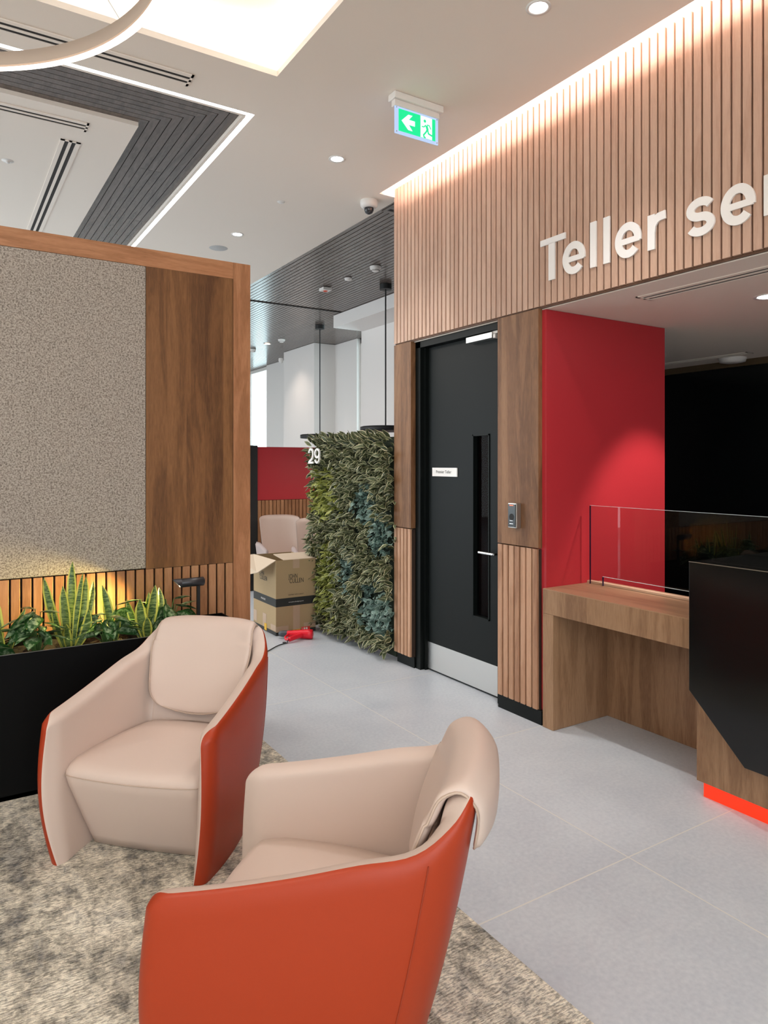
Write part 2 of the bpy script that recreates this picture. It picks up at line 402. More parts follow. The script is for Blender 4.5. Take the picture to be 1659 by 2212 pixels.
def text_mb(body, size, origin, right, up, depth=.001, align='LEFT', bold=0.0, width=None):
    cu = bpy.data.curves.new('t', 'FONT'); cu.body = body; cu.size = size; cu.extrude = depth/2; cu.align_x = align; cu.offset = bold
    cu.resolution_u = 4
    o = bpy.data.objects.new('t', cu); COL.objects.link(o); bpy.context.view_layer.update()
    me = bpy.data.meshes.new_from_object(o.evaluated_get(bpy.context.evaluated_depsgraph_get()))
    mb = MB(); R = Vector(right).normalized(); U = Vector(up).normalized(); F = R.cross(U); O = Vector(origin)
    sc = 1.0
    if width:
        xs = [q.co.x for q in me.vertices]; sc = width/max(1e-6, max(xs)-min(xs))
    mb.add([O+R*(q.co.x*sc)+U*q.co.y+F*q.co.z for q in me.vertices], [list(p.vertices) for p in me.polygons])
    bpy.data.objects.remove(o); bpy.data.curves.remove(cu); bpy.data.meshes.remove(me); return mb
def ribbon(mb, pts, w, frame, depth, closed=False):
    """Flat stroke of width w along 2D pts, extruded; frame=(origin,right,up)."""
    O, R, U = (Vector(q) for q in frame); F = R.cross(U)
    n = len(pts); L = []; Rr = []
    for i in range(n):
        p = Vector(pts[i]); a = Vector(pts[i-1]) if (i > 0 or closed) else None; b = Vector(pts[(i+1) % n]) if (i < n-1 or closed) else None
        d1 = (p-a).normalized() if a is not None else None; d2 = (b-p).normalized() if b is not None else None
        d = d1 or d2
        nn = Vector((-d.y, d.x)); s_ = 1
        if d1 and d2:
            n1_ = Vector((-d1.y, d1.x)); n2_ = Vector((-d2.y, d2.x)); nn = (n1_+n2_).normalized(); s_ = 1/max(.4, nn.dot(n1_))
        L.append(p+nn*w/2*s_); Rr.append(p-nn*w/2*s_)
    def W3(q, z): return O+R*q.x+U*q.y+F*z
    v = [W3(q, depth) for q in L]+[W3(q, depth) for q in Rr]+[W3(q, 0) for q in L]+[W3(q, 0) for q in Rr]
    f = []
    for i in range(n if closed else n-1):
        j = (i+1) % n
        f += [(i, n+i, n+j, j), (2*n+i, 2*n+j, 3*n+j, 3*n+i), (i, j, 2*n+j, 2*n+i), (n+i, 3*n+i, 3*n+j, n+j)]
    if not closed: f += [(0, 2*n, 3*n, n), (n-1, 2*n-1, 4*n-1, 3*n-1)]
    mb.add(v, f); return mb
def arc(cx, cy, rx, ry, a0, a1, n=24):
    return [(cx+rx*math.cos(math.radians(a0+(a1-a0)*i/n)), cy+ry*math.sin(math.radians(a0+(a1-a0)*i/n))) for i in range(n+1)]
def lerp(a, b, t): return a+(b-a)*t
def interp(tab, x):
    if x <= tab[0][0]: return tab[0][1]
    for (a, p), (b, q) in zip(tab, tab[1:]):
        if x <= b: return lerp(p, q, (x-a)/(b-a))
    return tab[-1][1]
def smooth(tab, x):
    """Catmull-like smooth interpolation of a table."""
    n = len(tab)
    if x <= tab[0][0]: return tab[0][1]
    if x >= tab[-1][0]: return tab[-1][1]
    for i in range(n-1):
        if x <= tab[i+1][0]:
            x0, y0 = tab[i]; x1, y1 = tab[i+1]; h = x1-x0; t = (x-x0)/h
            m0 = (y1-(tab[i-1][1] if i else y0))/(x1-(tab[i-1][0] if i else x0))*h
            m1 = ((tab[i+2][1] if i < n-2 else y1)-y0)/((tab[i+2][0] if i < n-2 else x1)-x0)*h
            return (2*t**3-3*t*t+1)*y0+(t**3-2*t*t+t)*m0+(-2*t**3+3*t*t)*y1+(t**3-t*t)*m1

ZC = 3.5
# ================================================================== SETTING
struct('floor', MB().box(-5, 6.0, -3.6, 16.2, -.1, 0), 'tile', 'pale grey large format tiled floor')
# white plaster ceiling, with the coffer, cove and timber fields left open
cb = MB(); T = .03
def cbox(x0, x1, y0, y1): cb.box(x0, x1, y0, y1, ZC, ZC+T)
cbox(-5, -.9, -3.6, 3.375); cbox(-.9, 1.476, -3.6, .55)                     # left of and before the coffer
cbox(1.476, 2.76, -3.6, 3.375)                                              # right of the coffer up to the cove
cbox(-5, 2.76, 3.375, 3.815); cbox(1.53, 2.76, 3.815, 4.455)                # strip between coffer and led line
cbox(1.53, 2.945, 4.455, 16.2)
cbox(-5, 0.998, 4.315, 16.2)                                                # inner raft
cbox(-5, 1.49, 3.845, 3.865)                                                # white lip inside the led line
cb.box(1.475, 1.495, 3.865, 16.2, ZC, ZC+T)
struct('ceiling', cb, 'ceiling', 'white plaster ceiling with a bright coffer and a light cove')
# coffer tray
cf = MB(); cf.box(-1.05, 1.63, .40, 3.53, 3.72, 3.76)
for a_ in ((-1.08, -1.05, .4, 3.53), (1.63, 1.66, .4, 3.53), (-1.08, 1.66, .37, .40), (-1.08, 1.66, 3.53, 3.56)): cf.box(*a_, ZC+.02, 3.76)
struct('trim_1', cf, 'coffer', 'textured white tray of the glowing ceiling coffer')
# light cove over the slatted wall
cv = MB(); cv.box(2.60, 3.10, -3.6, 4.50, 3.68, 3.72); cv.box(2.60, 2.62, -3.6, 4.50, ZC+.03, 3.68)
cv.box(2.62, 2.926, 4.440, 4.4545, ZC+.0005, 3.68); cv.box(2.915, 3.10, -3.6, 4.455, 3.562, 3.68)
struct('trim_2', cv, 'coffer', 'white inside of the light cove above the slatted wall')
# black void above everything
struct('trim_3', MB().box(-5, 6.4, -3.6, 16.2, 3.80, 3.84), 'groove', 'dark roof slab above the suspended ceiling')

# dark timber board fields
def boards(mb, x0, x1, y0, y1, pitch, gap, z, cuts=()):
    n = int(round((x1-x0)/pitch))
    for i in range(n):
        a = x0+i*(x1-x0)/n; b = a+(x1-x0)/n-gap
        ys = [y0]
        for g, c_ in cuts:
            if i//7 % 3 == g: ys.append(c_)
        ys.append(y1)
        for p, q in zip(ys, ys[1:]): mb.box(a, b, p, q-.003, z, z+.012)
tb = MB()
n = 9; x0b, x1b = .998, 1.475; y0b, y1b = 3.865, 4.315
for i in range(n):                                                       # mitred border around the white raft
    a = i/n; b = (i+1)/n-.09/n
    xa, xb = lerp(x0b, x1b, a), lerp(x0b, x1b, b); ya, yb = lerp(y1b, y0b, a), lerp(y1b, y0b, b)
    cuts = [4.98, 6.07, 8.3, 11.0]; cut = cuts[(i//3+2) % 3]
    tb.prism([(xa, ya), (xb, yb), (xb, cut-.002), (xa, cut-.002)], 'Z', ZC+.025, ZC+.037)
    tb.prism([(xa, cut), (xb, cut), (xb, 16.2), (xa, 16.2)], 'Z', ZC+.025, ZC+.037)
    tb.prism([(xa, ya), (xb, yb), (-5, yb), (-5, ya)], 'Z', ZC+.025, ZC+.037)
boards(tb, 2.948, 6.0, 4.465, 8.19, .0535, .010, ZC+.004, [(0, 5.05), (1, 6.3), (2, 7.2)])
boards(tb, 2.948, 6.0, 8.23, 16.2, .0535, .010, ZC+.004, [(0, 9.9), (1, 11.6), (2, 13.0)])
struct('trim_4', tb, 'timber_ceiling', 'dark stained tongue and groove timber ceiling boards')
struct('trim_5', MB().box(.99, 1.49, 3.85, 16.2, ZC+.05, ZC+.06).box(-5, .99, 3.85, 4.33, ZC+.05, ZC+.06).box(2.946, 6.0, 4.46, 16.2, ZC+.018, ZC+.028), 'groove', 'dark backing above the timber ceiling boards')

# outer walls
struct('wall_left', MB().box(-5.1, -5, -3.6, 5.0, 0, 3.8).box(-5.1, -5, 14.0, 16.2, 0, 3.8).box(-5.1, -5, 5.0, 14.0, 0, .2).box(-5.1, -5, 5.0, 14.0, 3.3, 3.8), 'white_wall', 'white wall on the far left')  # long opening added so daylight brightens the hall and its ceiling
struct('wall_back', MB().box(-5, -4.7, -3.7, -3.6, 0, 3.8).box(.7, 6.4, -3.7, -3.6, 0, 3.8).box(-4.7, .7, -3.7, -3.6, 0, .2).box(-4.7, .7, -3.7, -3.6, 3.3, 3.8), 'white_wall', 'white wall behind the waiting area')  # unseen opening added to bring daylight onto the ceiling
struct('wall_far', MB().box(-5, 6.4, 16.2, 16.3, 0, 3.8), 'white_wall', 'white wall at the end of the hall')
# right wall: bulkhead core, door wall
rw = MB(); rw.box(2.928, 3.06, -3.6, 4.453, 2.385, 3.562); rw.box(2.945, 3.06, 4.235, 4.453, 0, 2.385)
rw.box(2.94, 3.06, 2.95, 3.30, 0, 2.385)
struct('wall_right', rw, 'groove', 'core of the timber clad wall on the right')
struct('wall_partition', MB().box(3.06, 6.0, 4.40, 4.453, 0, 3.5), mat('dark maroon paint', (.045, .006, .006), .6), 'dark wall closing the teller office')
struct('wall_side', MB().box(2.93, 4.0, 2.905, 3.02, 0, 2.378), 'red_paint', 'deep red painted side wall of the teller bay')
struct('ceiling', MB().box(2.93, 6.0, -3.6, 4.40, 2.380, 2.42), 'ceiling', 'low white soffit over the teller bay')
bwm = MB().box(5.80, 5.86, -3.6, 4.40, 0, 2.38)
struct('wall_teller', bwm, 'black_gloss', 'gloss black rear wall of the teller bay')
struct('trim_6', MB().box(5.772, 5.80, -3.6, 4.40, 2.325, 2.38), mat('bronze edge trim', (.16, .11, .06), .4, metal=.6), 'bronze strip along the top of the black wall')

# facade with two window bays and pale columns
fw = MB()
fw.box(5.67, 6.0, 9.80, 10.53, 0, 3.5); fw.box(5.27, 6.0, 10.53, 11.75, 0, 3.5); fw.box(5.67, 6.0, 11.75, 13.50, 0, 3.5)
fw.box(5.67, 6.0, 15.6, 16.2, 0, 3.5); fw.box(4.985, 6.0, 4.453, 8.49, 0, 3.36); fw.box(5.67, 6.0, 8.49, 9.80, 0, .25); fw.box(5.67, 6.0, 13.5, 15.6, 0, .25)
struct('wall_facade', fw, 'white_wall', 'white facade wall with deep column bays')
struct('trim_7', MB().box(4.52, 4.99, 4.453, 8.445, 3.333, 3.499), 'white_wall', 'white dropped bulkhead under the timber ceiling')
def window(n_, y0, y1):
    w = struct('window_%d' % n_, MB().box(5.74, 5.80, y0, y0+.07, .25, 3.5).box(5.74, 5.80, y1-.07, y1, .25, 3.5).box(5.74, 5.80, y0, y1, .25, .32).box(5.74, 5.80, y0, y1, 3.43, 3.5)
           .box(5.745, 5.795, (y0+y1)/2-.02, (y0+y1)/2+.02, .32, 3.43), 'white_plastic', 'tall facade window with pale frame')
    p = obj('glass_pane', MB().box(5.768, 5.774, y0+.06, y1-.06, .31, 3.44), 'pane', w)
window(1, 8.49, 9.80); window(2, 13.5, 15.6)
sf = MB()
for xx in (-4.7, -2.9, -1.1, .64): sf.box(xx, xx+.06, -3.68, -3.62, .2, 3.3)
sf.box(-4.7, .7, -3.68, -3.62, 2.4, 2.45)
struct('window_3', sf, 'black_matt', 'glazing bars of the added daylight opening behind the viewer')
sf = MB()
for yy in (5.0, 7.2, 9.5, 11.7, 13.94): sf.box(-5.08, -5.02, yy, yy+.06, .2, 3.3)
struct('window_4', sf, 'black_matt', 'glazing bars of the added daylight opening on the left')

# ================================================================== RUG
r = obj('carpet', MB().box(-4.6, 1.47, -3.3, 3.70, 0.001, .010), 'rug'); tag(r, 'large mottled beige and blue grey carpet under the armchairs', 'carpet')

# ================================================================== SLATTED CLADDING ON THE RIGHT WALL
def slats_y(mb, x_back, x_front, ys, w, z0, z1, bev=.002):
    """vertical battens on a plane x=const; seen from -x."""
    for y in ys:
        b = bev
        mb.prism([(x_back, y), (x_back, y-w), (x_front+b, y-w), (x_front, y-w+b), (x_front, y-b), (x_front+b, y)], 'Z', z0, z1)
pitch = .04623
t = thing('slat_cladding', 'tall pale timber slat panel above the door, carrying the white lettering', 'wall panel', (2.93, 4.45, 2.385))
y = 4.453; ys = []
while y > -.6: ys.append(y); y -= pitch
mb = MB(); slats_y(mb, 2.927, 2.90, ys, .0368, 2.395, 3.562)
obj('slats', mb, 'oak', t)
obj('backing_board', MB().box(2.915, 2.9275, -.6, 4.452, 2.385, 3.56), wood('brown slat backing', (.10, .05, .028), (.14, .07, .04), (.18, .095, .055)), t)

def pier(label_slats, label_panel, y0, y1, zs, group):
    n_ = max(1, round((y1-y0)/.0489)); p_ = (y1-y0)/n_
    t = thing('pier_cladding', label_panel, 'wall panel', (2.93, y1, 0))
    mb = MB(); slats_y(mb, 2.925, 2.90, [y1-i*p_ for i in range(n_)], p_*.76, .082, zs-.004, .002)
    obj('slats', mb, 'slat_low', t)
    obj('backing_board', MB().box(2.915, 2.942, y0+.004, y1, .08, zs-.006), mat('dark brown slat backing', (.035, .017, .009), .8), t)
    obj('plinth', MB().box(2.905 if y0 < 3 else 2.93, 2.94, y0-.02 if y0 < 3 else y0, y1, 0, .081), 'black', t)
    obj('timber_panel', MB().box(2.90, 2.942, y0, y1, zs+.002, 2.386, .002), 'walnut', t)
pier('pale slatted dado between the plant wall and the black door', 'narrow walnut and slatted pier left of the black door', 4.228, 4.453, 1.020, None)
pier('pale slatted dado between the black door and the teller counter', 'wider walnut and slatted pier carrying the card reader, right of the door', 2.937, 3.286, 1.008, None)

# ================================================================== DOOR
fr = MB(); fr.box(2.943, 3.06, 4.17, 4.228, 0, 2.385); fr.box(2.943, 3.06, 3.286, 3.335, 0, 2.385); fr.box(2.943, 3.06, 3.286, 4.228, 2.335, 2.384)
fr.box(2.975, 3.0, 4.15, 4.17, 0, 2.335)
door = struct('door_1', MB().box(3.0, 3.045, 3.636, 4.168, .006, 2.333).box(3.0, 3.045, 3.337, 3.482, .006, 2.333).box(3.0, 3.045, 3.482, 3.636, .006, .487).box(3.0, 3.045, 3.482, 3.636, 1.680, 2.333), 'black', 'black door with a narrow vision panel and steel kick plate')
struct('door_frame', fr, 'black', 'black metal frame around the door', door)
g = MB()
for a_ in ((3.474, 3.484, .479, 1.688), (3.634, 3.644, .479, 1.688)): g.box(2.994, 3.02, a_[0], a_[1], a_[2], a_[3])
g.box(2.994, 3.02, 3.474, 3.644, .479, .489); g.box(2.994, 3.02, 3.474, 3.644, 1.678, 1.688)
struct('bead_frame', g, 'black', 'thin black bead around the glass', door)
struct('glass_pane', MB().box(3.03, 3.034, 3.484, 3.634, .489, 1.678), 'door_glass', 'narrow clear glass', door)
area('office_fill_light', (4.3, 3.7, 2.9), DN, .4, .4, 5, (1, .85, .75))  # unseen lamp added so dark red shows through the door glass
kp = struct('kick_plate', MB().box(2.996, 3.0, 3.345, 4.163, .014, .205, .001), 'steel', 'brushed steel kick plate', door)
mb = MB()
for (yy, zz) in ((4.150, .185), (4.150, .035), (3.36, .185), (3.36, .035)): mb.lathe([(.004, 2.9955), (.004, 2.9945)], (0, yy, zz), 10, 'X')
obj('screw', mb, 'chrome', kp)
hb = MB(); hb.tube([(2.935, 3.362, .925), (2.935, 3.505, .925)], .0095, 16); hb.tube([(2.935, 3.368, .925), (3.0, 3.368, .925)], .0095, 16); hb.lathe([(.024, 2.999), (.024, 2.992)], (0, 3.368, .925), 24, 'X')
obj('handle', hb, 'chrome', door)
cl = MB(); cl.box(2.945, 2.998, 3.39, 3.65, 2.290, 2.328, .002)
clo = obj('door_closer', cl, 'steel', door)
obj('slide_arm', MB().box(2.955, 2.975, 3.30, 3.40, 2.315, 2.333, .002).box(2.95, 2.99, 3.365, 3.386, 2.288, 2.312), 'white_plastic', clo)
ds = obj('door_sign', MB().box(2.992, 2.9995, 3.807, 4.09, 1.405, 1.466), 'white_gloss'); tag(ds, 'small white name plate reading Premier Teller on the black door', 'sign')
obj('lettering', text_mb('Premier Teller', .030, (2.9915, 4.045, 1.427), (0, -1, 0), (0, 0, 1), .0006, width=.175), 'print', ds)

# ================================================================== CARD READER
t = thing('card_reader', 'small steel and black card reader on the walnut panel beside the door', 'card reader', (2.90, 3.13, 1.11))
obj('housing', MB().box(2.862, 2.8995, 3.078, 3.152, 1.115, 1.262, .004), 'steel', t)
obj('face_plate', MB().box(2.858, 2.8625, 3.084, 3.146, 1.121, 1.256, .001), 'black_gloss', t)
obj('status_light', MB().box(2.8573, 2.8585, 3.100, 3.132, 1.247, 1.251), emit('red status led', (1, .12, .05), 2.0), t)
mb = MB(); mb.lathe([(.020, 2.8582), (.020, 2.8570)], (0, 3.115, 1.180), 24, 'X'); obj('sensor', mb, 'black_matt', t)
obj('marking', MB().box(2.8573, 2.8585, 3.105, 3.130, 1.158, 1.160).box(2.8573, 2.8585, 3.102, 3.132, 1.139, 1.142), 'chrome', t)

# ================================================================== WALL LETTERING
t = thing('wall_lettering', 'large white letters reading Teller services on the slatted wall', 'sign', (2.8995, 2.907, 2.524))
S = .040; XH = .168; CH = .238
def glyph(ch, u0, w):
    mb = MB(); fr_ = ((2.8995, 2.907-u0, 2.524), (0, -1, 0), (0, 0, 1)); D = .009
    h = S/2
    if ch == 'T':
        ribbon(mb, [(0, CH-S*.42), (w, CH-S*.42)], S*.84, fr_, D); ribbon(mb, [(w*.46, 0), (w*.46, CH-S*.8)], S*1.15, fr_, D)
    elif ch == 'l': ribbon(mb, [(w/2, 0), (w/2, CH)], S, fr_, D)
    elif ch == 'i': ribbon(mb, [(w/2, 0), (w/2, XH)], S, fr_, D); ribbon(mb, [(w/2, CH-S*.9), (w/2, CH)], S, fr_, D)
    elif ch == 'v': ribbon(mb, [(h, XH), (w/2, h*.6), (w-h, XH)], S*.95, fr_, D)
    elif ch == 'e':
        pts = arc(w/2, XH/2, w/2-h, XH/2+.004-h, 0, 318, 40); pts[0] = (w-h, XH/2-S*.35)
        ribbon(mb, pts, S, fr_, D); ribbon(mb, [(h*1.2, XH/2-.004), (w-h*.5, XH/2-.004)], S*.72, fr_, D*.999)
    elif ch == 'c': ribbon(mb, arc(w/2, XH/2, w/2-h, XH/2+.004-h, 42, 318, 36), S, fr_, D)
    elif ch == 'r':
        ribbon(mb, [(h, 0), (h, XH)], S, fr_, D)
        ribbon(mb, [(h*1.05, XH*.48), (h*1.25, XH*.68), (h+.022, XH-h*1.5), (h+.042, XH-h*1.02), (w, XH-h*.92)], S, fr_, D*.998)
    elif ch == 's':
        r_ = (XH+.008-S)/4; cx = w/2; rx = w/2-h
        up_ = arc(cx, XH+.004-h-r_, rx, r_, 22, 180, 16)+arc(cx, XH+.004-h-r_, rx, r_, 190, 262, 7)
        lo_ = arc(cx, -.004+h+r_, rx, r_, 82, 10, 7)+arc(cx, -.004+h+r_, rx, r_, 0, -158, 16)
        ribbon(mb, up_+lo_, S*.96, fr_, D)
    return mb
for ch, u0, w in [('T', -.006, .189), ('e', .163, .159), ('l', .356, .041), ('l', .442, .043), ('e', .518, .157), ('r', .712, .098), ('s', .920, .141), ('e', 1.088, .155), ('r', 1.279, .098),
                  ('v', 1.39, .16), ('i', 1.575, .041), ('c', 1.64, .15), ('e', 1.81, .155), ('s', 1.985, .141)]:
    obj('letter', glyph(ch, u0, w), 'white_gloss', t)

# ================================================================== TELLER COUNTER
t = thing('teller_counter', 'low wooden teller counter against the red wall', 'counter', (2.90, 2.9, 0))
obj('pier', MB().box(2.90, 3.35, 2.822, 2.903, 0.001, .647), 'desk_wood', t, bevel=.001)
obj('back_panel', MB().box(3.35, 3.38, 1.0, 2.903, 0.001, .647), 'desk_wood', t)
obj('fascia', MB().box(2.90, 2.925, 1.93, 2.903, .648, .783), 'desk_wood', t, bevel=.001)
obj('worktop', MB().box(2.9005, 3.38, 1.93, 2.903, .760, .787), 'desk_top', t)
obj('rear_lipping', MB().box(3.265, 3.30, 1.93, 2.903, .788, .800), 'desk_lip', t)
t = thing('glass_screen', 'clear glass screen standing on the teller counter', 'screen', (3.24, 2.85, .788))
gp = [(2.857, .789), (2.857, 1.249), (.9, 1.249), (.9, 1.067), (1.914, 1.067), (1.914, .843), (2.764, .843), (2.764, .789)]
obj('glass_pane', MB().prism(gp, 'X', 3.236, 3.246), 'glass', t)
obj('pane_edge', MB().box(3.2355, 3.2465, 2.857, 2.8585, .789, 1.249).box(3.2355, 3.2465, 2.762, 2.764, .789, .843), mat('dark polished glass edge', (.02, .01, .04), .2), t)
obj('polished_edge', MB().box(3.2365, 3.2455, .9, 2.857, 1.249, 1.2505).box(3.2365, 3.2455, 1.914, 2.764, .842, .8435), mat('pale polished glass edge', (.55, .60, .62), .3), t)

# ================================================================== TELLER DESK WITH BLACK WRAP
t = thing('teller_desk', 'tall teller desk with faceted black front over wood', 'desk', (2.886, 1.93, 0))
obj('body', MB().box(2.886, 3.34, .3, 1.93, .071, 1.035), 'desk_wood', t)
obj('kick_strip', MB().box(2.905, 3.30, .3, 1.908, .001, .071), 'red_glow', t)
pf = [(1.911, 1.064), (1.911, .497), (1.657, .244), (.3, .244), (.3, 1.064)]
obj('black_front', MB().prism(pf, 'X', 2.80, 2.886), 'black_gloss', t, bevel=.002)
obj('black_top', MB().box(2.886, 3.42, .3, 1.911, 1.036, 1.064), 'black_gloss', t, bevel=.001)
obj('edge_trim', MB().box(2.7985, 2.8015, .3, 1.911, 1.0625, 1.0655), mat('thin bronze edge', (.35, .32, .26), .35, metal=.8), t)
t = thing('sign_holder', 'clear acrylic sign holder standing on the black desk top', 'sign holder', (3.02, 1.66, 1.065))
obj('upright', MB().box(3.020, 3.023, 1.44, 1.64, 1.068, 1.19), 'acrylic', t)
obj('foot', MB().box(2.97, 3.07, 1.43, 1.65, 1.0655, 1.068), 'acrylic', t)
spot('teller_spot_light', (3.70, 2.06, 2.365), (3.82, 2.85, .70), 75, (1.0, .92, .86), 58, .55, .04)

# ================================================================== SCREEN PARTITION (LEFT)
YP = 3.88
t = thing('partition_screen', 'tall timber framed partition with tweed panel behind the planter', 'partition', (0, YP, 0))
z0p, z1p = .001, 2.652
mb = MB(); mb.box(1.4257, 1.529, YP, YP+.15, z0p, z1p); obj('end_stile', mb, 'frame_wood', t, bevel=.001)
obj('top_rail', MB().box(-3.2, 1.4255, YP, YP+.15, 2.557, z1p), 'frame_wood_h', t, bevel=.001)
obj('veneer_panel', MB().box(.937, 1.4215, YP-.002, YP+.1, .930, 2.556), 'walnut_x', t)
obj('fabric_panel', MB().box(-3.2, .935, YP-.004, YP+.1, .934, 2.555, .004), 'fabric', t)
obj('core', MB().box(-3.2, 1.425, YP+.018, YP+.145, .001, 2.55), 'groove', t)
mb = MB(); x = 1.4230
while x > -3.1:
    mb.prism([(x, YP+.03), (x, YP+.0022), (x-.002, YP), (x-.0385, YP), (x-.0405, YP+.0022), (x-.0405, YP+.03)], 'Z', .001, .928); x -= .0495
obj('slats', mb, 'slat_wood', t)

# ================================================================== PLANTER + PLANTS
PT = .652
t = thing('planter_trough', 'long black steel planter trough in front of the slatted partition', 'planter', (0, 3.51, .0105))
pb = MB(); pb.box(-3.0, 1.35, 3.51, 3.518, .0105, PT); pb.box(-3.0, 1.35, 3.852, 3.86, .0105, PT); pb.box(1.342, 1.35, 3.518, 3.852, .0105, PT); pb.box(-3.0, -2.992, 3.518, 3.852, .0105, PT)
pb.box(-3.0, 1.35, 3.51, 3.86, .0105, .03)
obj('trough', pb, 'planter', t)
obj('rim', MB().box(-3.0, 1.35, 3.5095, 3.5185, PT, PT+.0015), mat('worn steel rim', (.30, .30, .28), .35, metal=.7), t)
def soil(u, v):
    x = -2.99+u*4.33; y_ = 3.519+v*.332
    return (x, y_, .612+.02*noise.noise(Vector((x*14, y_*14, 0)))+.010*noise.noise(Vector((x*40, y_*40, 3))))
so = MB().grid(soil, 220, 18, smooth=False)
so.box(-2.99, 1.341, 3.519, 3.851, .55, .60)
o = obj('soil', so, 'soil', t)

def blade(mb, base, tip, width, bend=(0, 0, 0), facing=None, nseg=12, cup=.25, prof=None, uvflip=False, twist=0):
    """Leaf blade as a strip of 4 quads across; UV x across, y along."""
    A = Vector(base); B = Vector(tip); Bd = Vector(bend); fdir = Vector(facing) if facing else Vector((0, -1, 0))
    rows = []
    for i in range(nseg+1):
        t_ = i/nseg; p = A.lerp(B, t_)+Bd*math.sin(PI*t_)*1.0
        q = A.lerp(B, min(1, t_+.02))+Bd*math.sin(PI*min(1, t_+.02)); pr_ = A.lerp(B, max(0, t_-.02))+Bd*math.sin(PI*max(0, t_-.02))
        d = (q-pr_).normalized(); s_ = d.cross(fdir)
        if s_.length < 1e-3: s_ = Vector((1, 0, 0))
        s_.normalize(); nrm = s_.cross(d).normalized()
        if twist:
            s_ = Matrix.Rotation(twist*t_, 3, d) @ s_; nrm = Matrix.Rotation(twist*t_, 3, d) @ nrm
        w = width*(prof(t_) if prof else math.sin(PI*min(1, .12+t_*.88))**.8)
        rows.append([p+s_*w*k_+nrm*(abs(k_)*w*cup*2) for k_ in (-.5, -.25, 0, .25, .5)])
    v = [q for r_ in rows for q in r_]; f = []; u = []
    for i in range(nseg):
        for j in range(4):
            f.append((i*5+j, i*5+j+1, i*5+j+6, i*5+j+5)); u.append([(j/4, i/nseg), ((j+1)/4, i/nseg), ((j+1)/4, (i+1)/nseg), (j/4, (i+1)/nseg)])
    mb.add(v, f, u, True)
def snake_prof(t_): return interp([(0, .42), (.25, .72), (.55, 1.0), (.8, .78), (.93, .38), (1, .02)], t_)
def ovate(t_): return interp([(0, .05), (.12, .62), (.3, .98), (.45, 1.0), (.7, .66), (.9, .24), (1, .01)], t_)
def snake_plant(x, yy, leaves, label):
    t = thing('snake_plant', label, 'plant', (x, yy, .60), group=None)
    for dx, dy, h, w, bx in leaves:
        mb = MB()
        blade(mb, (x+dx*.22, yy+dy*.25, .60), (x+dx, yy+dy, .60+h), w, (bx, 0, 0), (random.uniform(-.5, .5), -1, 0), 16, .16, snake_prof, twist=random.uniform(-.5, .5))
        obj('leaf', mb, 'snake', t)
def bushy_plant(x, yy, n_, spread, h, label, seed):
    rnd = random.Random(seed); t = thing('aglaonema_plant', label, 'plant', (x, yy, .60))
    for i in range(n_):
        a = rnd.uniform(0, 2*PI) if i % 3 else rnd.uniform(-2.6, -.5); r_ = rnd.uniform(.25, 1)*spread; hh = h*rnd.uniform(.35, 1.0)*(1-.35*r_/spread)
        top = Vector((x+r_*.55*math.cos(a), yy+r_*.40*math.sin(a), .60+hh))
        st = MB(); st.tube([(x+.01*math.cos(a), yy+.01*math.sin(a), .60), (x+r_*.3*math.cos(a), yy+r_*.2*math.sin(a), .60+hh*.65), top], [.0035, .0028, .002], 6)
        L = rnd.uniform(.10, .155); d = Vector((math.cos(a), .8*math.sin(a), rnd.uniform(-.75, .15))).normalized()
        tip = top+d*L
        if tip.y > 3.84: tip.y = 3.84
        if tip.y < 3.56: tip.z = max(tip.z, .672); top.z = max(top.z, .70)
        mb = MB(); blade(mb, top, tip, L*rnd.uniform(.42, .52), (0, 0, .012), (-.1, -.35, -1) if d.z > -.4 else (0, -1, -.2), 10, .14, ovate)
        lf = obj('leaf', mb, 'aglo', t); obj('stem', st, mat('green stem', (.10, .20, .05), .5) if 'stem_m' not in M else M['stem_m'], lf)
M['stem_m'] = mat('green stem', (.10, .20, .05), .5)
snake_plant(.530, 3.66, [(.012, .02, .425, .052, .0), (-.115, .0, .36, .045, -.008), (.075, .03, .345, .050, .01), (-.035, -.01, .315, .052, 0), (.050, -.04, .375, .034, -.004), (-.085, -.06, .235, .036, -.006), (.115, .06, .315, .045, .012), (.075, -.05, .20, .05, .02), (-.03, -.07, .145, .044, -.004)],
            'tallest snake plant, standing in the middle of the planter')
snake_plant(.245, 3.66, [(-.03, .0, .285, .058, -.006), (.09, -.03, .23, .034, -.012), (-.09, .03, .25, .04, 0), (-.02, -.06, .17, .05, 0)], 'snake plant nearest the left edge of the photo')
snake_plant(.735, 3.68, [(-.055, .02, .295, .050, .01), (.01, -.05, .16, .034, .0)], 'brightly lit snake plant leaf right of the tallest snake plant')
snake_plant(.885, 3.64, [(.035, -.02, .285, .058, -.004), (-.045, -.04, .225, .060, -.008), (-.09, .05, .215, .042, -.004), (.075, .06, .255, .05, .022), (.02, .05, .24, .04, 0), (-.02, -.08, .14, .05, 0)],
            'broad snake plant at the right end of the planter')
bushy_plant(.385, 3.65, 26, .16, .26, 'silver leaved bushy plant between the two left snake plants', 3)
bushy_plant(.690, 3.64, 24, .15, .26, 'silver leaved bushy plant right of the tallest snake plant', 5)
bushy_plant(1.00, 3.68, 24, .16, .25, 'silver leaved bushy plant beside the black garden spotlight', 8)
bushy_plant(.12, 3.60, 16, .15, .16, 'low bushy plant at the left edge of the photo', 12)

